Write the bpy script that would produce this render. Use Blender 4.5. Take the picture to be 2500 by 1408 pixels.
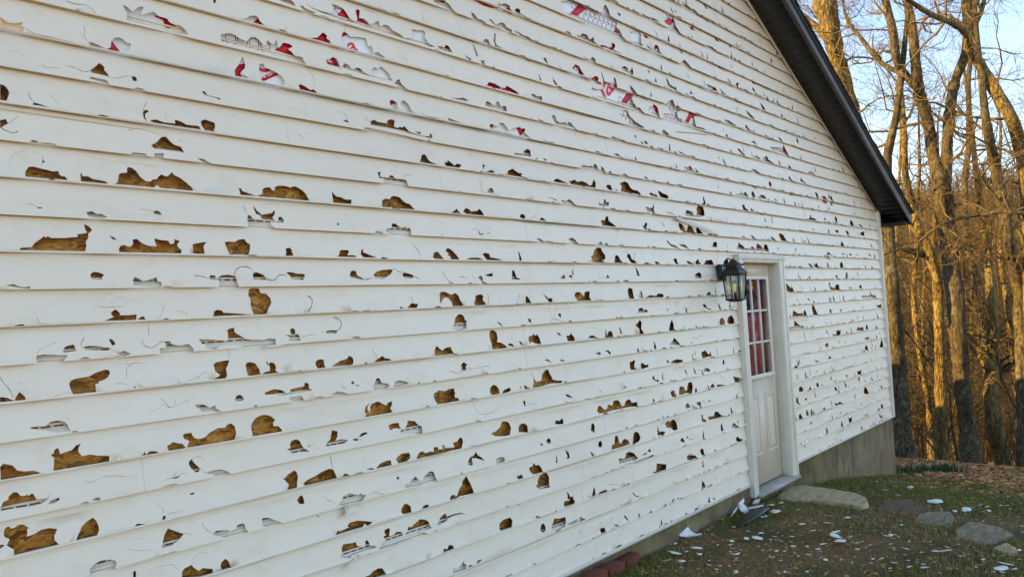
import bpy, bmesh, math, random
import numpy as np
from mathutils import Vector, Matrix, noise
from mathutils.geometry import delaunay_2d_cdt

for o in list(bpy.data.objects): bpy.data.objects.remove(o)
C = bpy.context.scene.collection
scn = bpy.context.scene
rng = random.Random(7)
nrg = np.random.default_rng(7)
R = math.radians

# ------------------------------------------------------------------ camera
F, YAW, PIT, ROL, DCAM, ZCAM = 1808.04, 0.83303, 0.034147, -0.057421, 2.92391, -0.182375
cy, sy, cp, sp = math.cos(YAW), math.sin(YAW), math.cos(PIT), math.sin(PIT)
fwd = np.array([sy*cp, cy*cp, sp]); rgt = np.array([cy, -sy, 0.0]); upv = np.cross(rgt, fwd)
c_, s_ = math.cos(ROL), math.sin(ROL)
RV = c_*rgt + s_*upv; UV = -s_*rgt + c_*upv
CAM = np.array([0.0, -DCAM, ZCAM])
cam = bpy.data.objects.new('camera', bpy.data.cameras.new('camera')); C.objects.link(cam)
cam.matrix_world = Matrix(((RV[0], UV[0], -fwd[0], CAM[0]), (RV[1], UV[1], -fwd[1], CAM[1]),
                           (RV[2], UV[2], -fwd[2], CAM[2]), (0, 0, 0, 1)))
cam.data.sensor_width = 36; cam.data.lens = F/2500*36
cam.data.clip_start = 0.05; cam.data.clip_end = 3000
scn.camera = cam

# ------------------------------------------------------------------ light
SUN_EL, SUN_DIR = R(23), np.array([-0.735, 0.678])
w = bpy.data.worlds.new('World'); scn.world = w; w.use_nodes = True
nt = w.node_tree; nt.nodes.clear()
sky = nt.nodes.new('ShaderNodeTexSky'); sky.sky_type = 'NISHITA'; sky.sun_disc = False
sky.sun_elevation = SUN_EL; sky.sun_rotation = math.atan2(SUN_DIR[0], SUN_DIR[1])
sky.air_density = 1.0; sky.dust_density = 0.1; sky.ozone_density = 2.6
bg = nt.nodes.new('ShaderNodeBackground'); bg.inputs[1].default_value = 0.15
out = nt.nodes.new('ShaderNodeOutputWorld')
nt.links.new(sky.outputs[0], bg.inputs[0]); nt.links.new(bg.outputs[0], out.inputs[0])
sun = bpy.data.objects.new('sun', bpy.data.lights.new('sun', 'SUN')); C.objects.link(sun)
sun.data.energy = 5.0; sun.data.angle = R(0.5); sun.data.color = (1.0, 0.70, 0.24)
d = Vector((-SUN_DIR[0]*math.cos(SUN_EL), -SUN_DIR[1]*math.cos(SUN_EL), -math.sin(SUN_EL)))
sun.rotation_euler = d.to_track_quat('-Z', 'Y').to_euler()
vs = scn.view_settings
vs.view_transform = 'Standard'; vs.look = 'None'; vs.gamma = 1; vs.use_curve_mapping = False
vs.exposure = 1.5
try:
    vs.use_white_balance = True; vs.white_balance_temperature = 7350; vs.white_balance_tint = 13
except Exception: pass

# ------------------------------------------------------------------ pixel <-> place
def ray(px, py):
    return fwd + (px-1250)/F*RV - (py-704)/F*UV
def on_plane(px, py, n, dd):
    r = ray(px, py); n = np.asarray(n, float)
    return CAM + r*((dd - n@CAM)/(n@r))
def onY(px, py, y): return on_plane(px, py, (0, 1, 0), y)
def onZ(px, py, z): return on_plane(px, py, (0, 0, 1), z)
def at(px, py, D): return CAM + D*ray(px, py)
LENS = (0.69, 4.284, 4.596, -3.017, -3.694, 0.695, -6.894, -7.87, 0.579, -5.256)
def undistort(px, py):
    X, Y = (px-1250)/1250, (py-704)/704
    b = (1, X, Y, X*X, X*Y, Y*Y, X**3, X*X*Y, X*Y*Y, Y**3)
    return px, py + sum(a*c for a, c in zip(LENS, b))

# ------------------------------------------------------------------ materials
def mat(name, col=(.5, .5, .5), rough=.6, metal=0.0, spec=.5):
    m = bpy.data.materials.new(name); m.use_nodes = True
    b = m.node_tree.nodes['Principled BSDF']
    b.inputs['Base Color'].default_value = (*col, 1); b.inputs['Roughness'].default_value = rough
    b.inputs['Metallic'].default_value = metal; b.inputs['Specular IOR Level'].default_value = spec
    return m
class N:
    def __init__(s, m): s.m = m; s.t = m.node_tree; s.b = s.t.nodes['Principled BSDF']
    def new(s, k, **kw):
        n = s.t.nodes.new('ShaderNode'+k)
        for a, v in kw.items():
            if a in n.bl_rna.properties: setattr(n, a, v)
            else: n.inputs[a.replace('_', ' ')].default_value = v
        return n
    def link(s, a, b): s.t.links.new(a, b)
    def coord(s, scale=(1, 1, 1), rot=(0, 0, 0)):
        c = s.new('TexCoord'); m = s.new('Mapping'); m.inputs['Scale'].default_value = scale; m.inputs['Rotation'].default_value = rot
        s.link(c.outputs['Object'], m.inputs[0]); return m.outputs[0]
    def noise(s, vec, scale, detail=4, rough=.55):
        n = s.new('TexNoise', Scale=scale, Detail=detail, Roughness=rough); s.link(vec, n.inputs['Vector']); return n.outputs[0]
    def ramp(s, fac, stops):
        r = s.new('ValToRGB'); e = r.color_ramp.elements
        while len(e) > 1: e.remove(e[0])
        e[0].position = stops[0][0]; e[0].color = (*stops[0][1], 1)
        for p, c in stops[1:]:
            k = e.new(p); k.color = (*c, 1)
        s.link(fac, r.inputs[0]); return r.outputs[0]
    def mix(s, f, a, b, mode='MIX'):
        n = s.new('Mix', data_type='RGBA', blend_type=mode)
        if isinstance(f, (int, float)): n.inputs[0].default_value = f
        else: s.link(f, n.inputs[0])
        for i, x in ((6, a), (7, b)):
            if isinstance(x, tuple): n.inputs[i].default_value = (*x, 1)
            else: s.link(x, n.inputs[i])
        return n.outputs[2]
    def bump(s, h, strength=.3, dist=.01):
        n = s.new('Bump', Strength=strength, Distance=dist); s.link(h, n.inputs['Height']); s.link(n.outputs[0], s.b.inputs['Normal'])
    def color(s, x): s.link(x, s.b.inputs['Base Color'])

M = {}
def m_siding():
    m = mat('vinyl_siding', (.77, .74, .68), .42); n = N(m)
    v = n.coord((5, 1, 130)); g = n.noise(v, 1.0, 5, .6)
    v2 = n.coord((.5, 1, 1.6)); big = n.noise(v2, 1.3, 4)
    v3 = n.coord((2.2, 1, 5)); dirt = n.noise(v3, 2.5, 6, .7)
    c = n.ramp(big, [(.3, (.81, .71, .575)), (.7, (.855, .765, .635))])
    dm = n.ramp(dirt, [(.52, (1, 1, 1)), (.78, (.90, .86, .79))])
    v4 = n.coord((60, 1, 60)); sp = n.noise(v4, 1.0, 2, .5)
    spk = n.ramp(sp, [(.20, (.55, .5, .42)), (.245, (1, 1, 1))])
    n.color(n.mix(1.0, n.mix(1.0, c, dm, 'MULTIPLY'), spk, 'MULTIPLY'))
    w2 = n.noise(n.coord((1.5, 1, 4)), 1.4, 2)
    ad = n.new('Math', operation='MULTIPLY_ADD'); n.link(w2, ad.inputs[0]); ad.inputs[1].default_value = 2.5; n.link(g, ad.inputs[2])
    n.bump(ad.outputs[0], .22, .004)
    return m
M['siding'] = m_siding()
M['vinyl_bare'] = mat('vinyl_broken_back', (.80, .71, .59), .5)
def m_osb():
    m = mat('osb', (.3, .2, .08), .75); n = N(m)
    v = n.coord((1, 1, 1)); nz = n.new('TexNoise', Scale=9, Detail=3); n.link(v, nz.inputs['Vector'])
    vv = n.mix(.10, v, nz.outputs[1])
    cols = []
    for rot, sc in ((0.5, (26, 1, 90)), (-0.9, (34, 1, 110)), (1.35, (30, 1, 120))):
        mp = n.new('Mapping'); mp.inputs['Rotation'].default_value = (0, rot, 0); mp.inputs['Scale'].default_value = sc
        n.link(vv, mp.inputs[0])
        vo = n.new('TexVoronoi', Scale=1.0); n.link(mp.outputs[0], vo.inputs['Vector'])
        cols.append((vo.outputs['Color'], vo.outputs['Distance']))
    sel = n.new('TexVoronoi', Scale=26); n.link(v, sel.inputs['Vector'])
    s1 = n.new('SeparateColor'); n.link(sel.outputs['Color'], s1.inputs[0])
    g1 = n.new('Math', operation='GREATER_THAN'); n.link(s1.outputs[0], g1.inputs[0]); g1.inputs[1].default_value = .5
    g2 = n.new('Math', operation='GREATER_THAN'); n.link(s1.outputs[1], g2.inputs[0]); g2.inputs[1].default_value = .6
    a = n.mix(g2.outputs[0], n.mix(g1.outputs[0], cols[0][0], cols[1][0]), cols[2][0])
    bw = n.new('SeparateColor'); n.link(a, bw.inputs[0])
    c = n.ramp(bw.outputs[0], [(0, (.20, .072, .010)), (.3, (.42, .18, .028)), (.7, (.60, .275, .05)), (1, (.76, .41, .10))])
    st = n.noise(n.coord((40, 1, 160), (0, .5, 0)), 1, 3)
    n.color(n.mix(.55, c, n.ramp(st, [(.3, (.45, .30, .12)), (.7, (1, .93, .75))]), 'MULTIPLY'))
    n.bump(bw.outputs[1], .5, .003)
    return m
M['osb'] = m_osb()
M['foam'] = mat('foam_white', (.86, .86, .85), .55)
M['print_red'] = mat('print_red', (.72, .012, .035), .5)
M['print_dark'] = mat('print_outline', (.34, .02, .05), .5)
M['print_white'] = mat('print_white', (.82, .82, .80), .5)
def m_paint(name, col, dirt, bumps=.1):
    m = mat(name, col, .5); n = N(m)
    f = n.noise(n.coord((3, 3, 1.2)), 2.2, 6, .7)
    n.color(n.ramp(f, [(.35, dirt), (.62, col)]))
    g = n.noise(n.coord((60, 60, 6)), 1.5, 3); n.bump(g, bumps, .003); return m
M['trim'] = m_paint('white_trim', (.78, .72, .62), (.68, .62, .52))
M['door'] = m_paint('door_paint', (.72, .61, .475), (.695, .585, .45))
M['muntin'] = m_paint('muntin', (.78, .72, .63), (.70, .64, .55))
def m_dark(name, col, rough=.55):
    m = mat(name, col, rough); n = N(m)
    f = n.noise(n.coord((8, 8, 30), (0, .46, 0)), 3, 5, .6)
    n.color(n.ramp(f, [(.3, tuple(x*.6 for x in col)), (.7, tuple(x*1.5 for x in col))])); n.bump(f, .2, .003); return m
M['soffit'] = m_dark('soffit_black', (.012, .012, .014), .5)
M['fascia'] = m_dark('fascia_grey', (.04, .042, .048), .5)
M['shingle'] = m_dark('shingles', (.02, .019, .018), .9)
M['black'] = m_dark('black_metal', (.012, .012, .013), .38)
def m_conc():
    m = mat('concrete', (.3, .27, .21), .9); n = N(m)
    a = n.noise(n.coord((1, 1, 1)), 3, 8, .65)
    b = n.noise(n.coord((4, 4, .35)), 2.2, 6, .7)
    c = n.ramp(a, [(.3, (.11, .074, .03)), (.55, (.22, .155, .072)), (.75, (.32, .245, .13))])
    n.color(n.mix(1.0, c, n.ramp(b, [(.36, (.55, .50, .40)), (.46, (1, 1, 1))]), 'MULTIPLY')); n.bump(a, .5, .01); return m
M['concrete'] = m_conc()
def m_brick():
    m = mat('brick_clay', (.22, .05, .03), .85); n = N(m)
    a = n.noise(n.coord(), 14, 7, .7)
    n.color(n.ramp(a, [(.3, (.08, .016, .008)), (.55, (.17, .034, .016)), (.8, (.26, .08, .045))])); n.bump(a, .5, .006); return m
M['brick'] = m_brick()
def m_stone(name, c1, c2, c3):
    m = mat(name, c2, .9); n = N(m)
    a = n.noise(n.coord((1, 1, 1)), 26, 9, .75)
    b = n.noise(n.coord((1.5, 5, 3), (0, 0, .6)), 5, 5, .6)
    n.color(n.mix(.5, n.ramp(a, [(.3, c1), (.52, c2), (.75, c3)]), n.ramp(b, [(.35, c1), (.7, c3)]))); n.bump(a, .9, .008); return m
M['stone_tan'] = m_stone('sandstone', (.26, .185, .085), (.50, .38, .20), (.66, .53, .32))
M['stone_dark'] = m_stone('slate_dark', (.06, .036, .02), (.14, .088, .052), (.24, .16, .10))
M['stone_grey'] = m_stone('slate_grey', (.11, .085, .048), (.26, .21, .125), (.42, .35, .23))
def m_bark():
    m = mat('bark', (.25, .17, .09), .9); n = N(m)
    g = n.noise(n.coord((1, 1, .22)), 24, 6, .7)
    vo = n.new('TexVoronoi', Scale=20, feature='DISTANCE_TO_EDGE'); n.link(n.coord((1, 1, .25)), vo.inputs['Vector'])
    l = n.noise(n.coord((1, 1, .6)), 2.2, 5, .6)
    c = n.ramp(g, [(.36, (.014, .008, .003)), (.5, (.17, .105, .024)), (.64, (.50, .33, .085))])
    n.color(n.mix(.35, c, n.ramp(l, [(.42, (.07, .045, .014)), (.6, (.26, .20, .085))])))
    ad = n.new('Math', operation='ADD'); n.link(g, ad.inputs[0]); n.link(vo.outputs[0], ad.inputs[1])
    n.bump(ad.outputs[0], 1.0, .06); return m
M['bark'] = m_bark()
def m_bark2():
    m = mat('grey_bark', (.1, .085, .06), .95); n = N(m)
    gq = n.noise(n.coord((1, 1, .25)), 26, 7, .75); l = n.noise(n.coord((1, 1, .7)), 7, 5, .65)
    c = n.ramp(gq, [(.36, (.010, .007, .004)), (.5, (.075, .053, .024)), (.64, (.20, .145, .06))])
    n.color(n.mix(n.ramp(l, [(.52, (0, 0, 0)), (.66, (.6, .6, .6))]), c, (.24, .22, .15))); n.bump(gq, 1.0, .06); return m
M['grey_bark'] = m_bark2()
M['twig'] = mat('twig', (.13, .084, .028), .85)
M['brush'] = mat('brush', (.062, .040, .015), .9)
M['far_bark'] = mat('far_bark', (.06, .036, .013), .95)
def m_ground():
    m = mat('ground', (.1, .07, .04), .95); n = N(m)
    a = n.noise(n.coord(), 34, 8, .75); b = n.noise(n.coord(), 1.7, 4)
    lf = n.new('TexVoronoi', Scale=16); n.link(n.coord((1, 1, 1)), lf.inputs['Vector'])
    sp = n.new('SeparateColor'); n.link(lf.outputs['Color'], sp.inputs[0])
    soil = n.ramp(a, [(.3, (.055, .027, .007)), (.52, (.24, .132, .04)), (.75, (.46, .29, .11))])
    gr = n.ramp(a, [(.3, (.040, .040, .006)), (.6, (.12, .105, .018)), (.85, (.22, .16, .045))])
    lawn = n.mix(n.ramp(b, [(.45, (0, 0, 0)), (.58, (1, 1, 1))]), soil, gr)
    lea = n.ramp(sp.outputs[0], [(0, (.06, .028, .01)), (.5, (.2, .10, .035)), (1, (.36, .2, .08))])
    co = n.new('TexCoord'); sx = n.new('SeparateXYZ'); n.link(co.outputs['Object'], sx.inputs[0])
    wob = n.new('Math', operation='MULTIPLY_ADD'); n.link(b, wob.inputs[0]); wob.inputs[1].default_value = 2.0; ty = n.new('Math', operation='MULTIPLY_ADD'); n.link(sx.outputs[1], ty.inputs[0]); ty.inputs[1].default_value = -.9; n.link(sx.outputs[0], ty.inputs[2]); n.link(ty.outputs[0], wob.inputs[2])
    mr = n.new('MapRange'); n.link(wob.outputs[0], mr.inputs[0]); mr.inputs[1].default_value = 10.6; mr.inputs[2].default_value = 11.6
    n.color(n.mix(mr.outputs[0], lawn, lea)); n.bump(a, 1.0, .03); return m
M['ground'] = m_ground()
def m_leafy(name, stops, rough=.7, trans=.15):
    m = mat(name, stops[0][1], rough); n = N(m)
    g = n.new('NewGeometry'); n.color(n.ramp(g.outputs['Random Per Island'], stops)); return m
M['grass'] = m_leafy('grass_blades', [(0, (.04, .06, .004)), (.5, (.12, .165, .010)), (.85, (.21, .23, .02)), (1, (.34, .27, .05))])
M['straw'] = m_leafy('dry_grass', [(0, (.13, .075, .022)), (.5, (.31, .20, .07)), (1, (.50, .35, .14))])
M['leaf'] = m_leafy('leaf_litter', [(0, (.16, .05, .010)), (.5, (.46, .19, .045)), (.85, (.68, .34, .10)), (1, (.78, .50, .22))])
M['plant'] = m_leafy('bulb_leaves', [(0, (.015, .05, .014)), (.6, (.03, .085, .022)), (1, (.06, .12, .035))])
M['shard'] = mat('vinyl_shard', (.86, .83, .78), .4)
M['curtain'] = mat('red_cloth', (.50, .008, .03), .8)
M['wreath'] = mat('dark_green', (.018, .03, .012), .8)
M['gold'] = mat('gold_tinsel', (.75, .42, .08), .3, .8)
M['inside'] = mat('interior_dark', (.04, .03, .025), .9)
def m_glass(name, tint, ior=.05):
    m = bpy.data.materials.new(name); m.use_nodes = True; t = m.node_tree; t.nodes.clear()
    o = t.nodes.new('ShaderNodeOutputMaterial'); mx = t.nodes.new('ShaderNodeMixShader'); tr = t.nodes.new('ShaderNodeBsdfTransparent')
    gl = t.nodes.new('ShaderNodeBsdfGlossy'); lw = t.nodes.new('ShaderNodeLayerWeight'); pw = t.nodes.new('ShaderNodeMath'); pw.operation = 'POWER'; pw.inputs[1].default_value = 4
    fr = t.nodes.new('ShaderNodeMath'); fr.operation = 'MULTIPLY_ADD'; fr.inputs[1].default_value = .4; fr.inputs[2].default_value = ior
    t.links.new(lw.outputs['Facing'], pw.inputs[0]); t.links.new(pw.outputs[0], fr.inputs[0])
    tr.inputs[0].default_value = (*tint, 1); gl.inputs['Roughness'].default_value = .02
    t.links.new(fr.outputs[0], mx.inputs[0]); t.links.new(tr.outputs[0], mx.inputs[1]); t.links.new(gl.outputs[0], mx.inputs[2]); t.links.new(mx.outputs[0], o.inputs[0])
    return m
M['glass'] = m_glass('window_glass', (.92, .95, .94), .012)
M['lantern_glass'] = m_glass('seeded_glass', (.90, .93, .90), .07)
M['bulb_glass'] = m_glass('bulb_glass', (.95, .90, .78))
mf = bpy.data.materials.new('filament'); mf.use_nodes = True
bb = mf.node_tree.nodes['Principled BSDF']; bb.inputs['Emission Color'].default_value = (1, .62, .12, 1); bb.inputs['Emission Strength'].default_value = .3
bb.inputs['Base Color'].default_value = (.8, .5, .1, 1)
M['filament'] = mf
M['moon'] = mat('moon_rock', (.85, .85, .85), .95)

# ------------------------------------------------------------------ mesh helpers
class MB:
    def __init__(s): s.v = []; s.f = []; s.n = 0
    def add(s, verts, faces):
        b = s.n; s.v.append(np.asarray(verts, float).reshape(-1, 3)); s.n += len(s.v[-1])
        for f in faces: s.f.append([i+b for i in f])
    def box(s, x0, x1, y0, y1, z0, z1):
        s.add([(x0, y0, z0), (x1, y0, z0), (x1, y1, z0), (x0, y1, z0), (x0, y0, z1), (x1, y0, z1), (x1, y1, z1), (x0, y1, z1)],
              [(0, 3, 2, 1), (4, 5, 6, 7), (0, 1, 5, 4), (1, 2, 6, 5), (2, 3, 7, 6), (3, 0, 4, 7)])
    def prism(s, poly, axis, a, b):
        """poly: 2D pts; extruded along axis ('y' -> pts are x,z ; 'z' -> x,y ; 'x' -> y,z) from a to b"""
        n = len(poly)
        def P(p, t): return (p[0], t, p[1]) if axis == 'y' else ((p[0], p[1], t) if axis == 'z' else (t, p[0], p[1]))
        s.add([P(p, a) for p in poly]+[P(p, b) for p in poly],
              [tuple(range(n)), tuple(range(2*n-1, n-1, -1))]+[(i, i+n, (i+1) % n+n, (i+1) % n) for i in range(n)])
    def tube(s, pts, rad, sides=6, cap=True, rough=0.0):
        pts = np.asarray(pts, float); rad = np.asarray(rad, float); n = len(pts)
        t = np.gradient(pts, axis=0); t /= (np.linalg.norm(t, axis=1)[:, None]+1e-9)
        a = np.array([1.0, 0, 0]) if abs(t[0][0]) < .8 else np.array([0, 1.0, 0])
        u = a[None]-(t@a)[:, None]*t; u /= (np.linalg.norm(u, axis=1)[:, None]+1e-9); v = np.cross(t, u)
        th = np.arange(sides)*2*np.pi/sides
        ring = pts[:, None]+rad[:, None, None]*(np.cos(th)[None, :, None]*u[:, None]+np.sin(th)[None, :, None]*v[:, None])
        if rough:
            rn = nrg.normal(0, 1, (n, sides)); rn[1:-1] = (rn[:-2]+rn[1:-1]+rn[2:])/1.7; ring = pts[:, None]+(ring-pts[:, None])*(1+rough*rn)[:, :, None]
        b = s.n; s.v.append(ring.reshape(-1, 3)); s.n += n*sides
        for i in range(n-1):
            for j in range(sides):
                k = (j+1) % sides
                s.f.append([b+i*sides+j, b+i*sides+k, b+(i+1)*sides+k, b+(i+1)*sides+j])
        if cap:
            s.f.append([b+j for j in range(sides)][::-1]); s.f.append([b+(n-1)*sides+j for j in range(sides)])
    def mesh(s, name):
        me = bpy.data.meshes.new(name); v = np.concatenate(s.v) if s.v else np.zeros((0, 3))
        fl = np.array([len(f) for f in s.f], dtype=np.int32); idx = np.array([i for f in s.f for i in f], dtype=np.int32)
        me.vertices.add(len(v)); me.vertices.foreach_set('co', v.ravel().astype(np.float32))
        me.loops.add(len(idx)); me.loops.foreach_set('vertex_index', idx)
        me.polygons.add(len(fl)); st = (np.cumsum(fl)-fl).astype(np.int32)
        me.polygons.foreach_set('loop_start', st); me.polygons.foreach_set('loop_total', fl)
        me.update(calc_edges=True); me.validate(); return me
    def build(s, name, m, parent=None, smooth=False):
        me = s.mesh(name); me.materials.append(M[m] if isinstance(m, str) else m)
        if smooth: me.polygons.foreach_set('use_smooth', [True]*len(me.polygons))
        o = bpy.data.objects.new(name, me); C.objects.link(o)
        if parent:
            o.parent = parent; o.matrix_parent_inverse = Matrix.Translation(-world_loc(parent))
        return o
def world_loc(o):
    v = Vector(o.location) if not o.parent else world_loc(o.parent)+Vector(o.location)+o.matrix_parent_inverse.translation
    return v
def tag(o, label=None, cat=None, group=None, kind=None):
    if label: o['label'] = label
    if cat: o['category'] = cat
    if group: o['group'] = group
    if kind: o['kind'] = kind
    return o
def thing(name, loc, label, cat, group=None):
    o = bpy.data.objects.new(name, None); C.objects.link(o); o.location = loc; o.empty_display_size = .1
    return tag(o, label, cat, group)
def bevel(o, wd, seg=2):
    b = o.modifiers.new('bevel', 'BEVEL'); b.width = wd; b.segments = seg; b.limit_method = 'ANGLE'; return o

# ------------------------------------------------------------------ ground
GX = [-60, 3.0, 4.4, 6.0, 7.2, 8.2, 10.4, 14, 18, 30, 45, 60, 90, 130, 220, 400]
GZ = [-1.8, -1.84, -1.93, -1.95, -2.04, -2.16, -2.55, -3.08, -3.9, -6.8, -8.5, -7.0, 0.0, 7.5, 15, 22]
def g(x, y):
    z = float(np.interp(x, GX, GZ))
    z += .02*(noise.noise((x*.9, y*.9, 0))) + (.006*noise.noise((x*6, y*6, 3)) if x < 14 else 0)
    if x > 20: z += min(1, (x-20)/30)*1.2*noise.noise((x*.06, y*.06, 9))
    return z
gxs = np.concatenate([np.linspace(-60, 2, 12), np.linspace(2.5, 14, 140), np.linspace(14.3, 40, 50), np.linspace(42, 400, 50)])
gys = np.concatenate([np.linspace(-200, -9, 12), np.linspace(-8, 4, 120), np.linspace(4.5, 40, 40), np.linspace(44, 250, 16)])
mb = MB(); V = [(x, y, g(x, y)) for x in gxs for y in gys]; ny = len(gys)
mb.add(V, [(i*ny+j, (i+1)*ny+j, (i+1)*ny+j+1, i*ny+j+1) for i in range(len(gxs)-1) for j in range(ny-1)])
gro = mb.build('ground', 'ground', smooth=True); tag(gro, kind='structure')
def on_ground(px, py):
    z = -2.0
    for _ in range(8):
        p = onZ(px, py, z); z = .5*z+.5*g(p[0], p[1])
    p = onZ(px, py, z); return np.array([p[0], p[1], g(p[0], p[1])])

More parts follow.
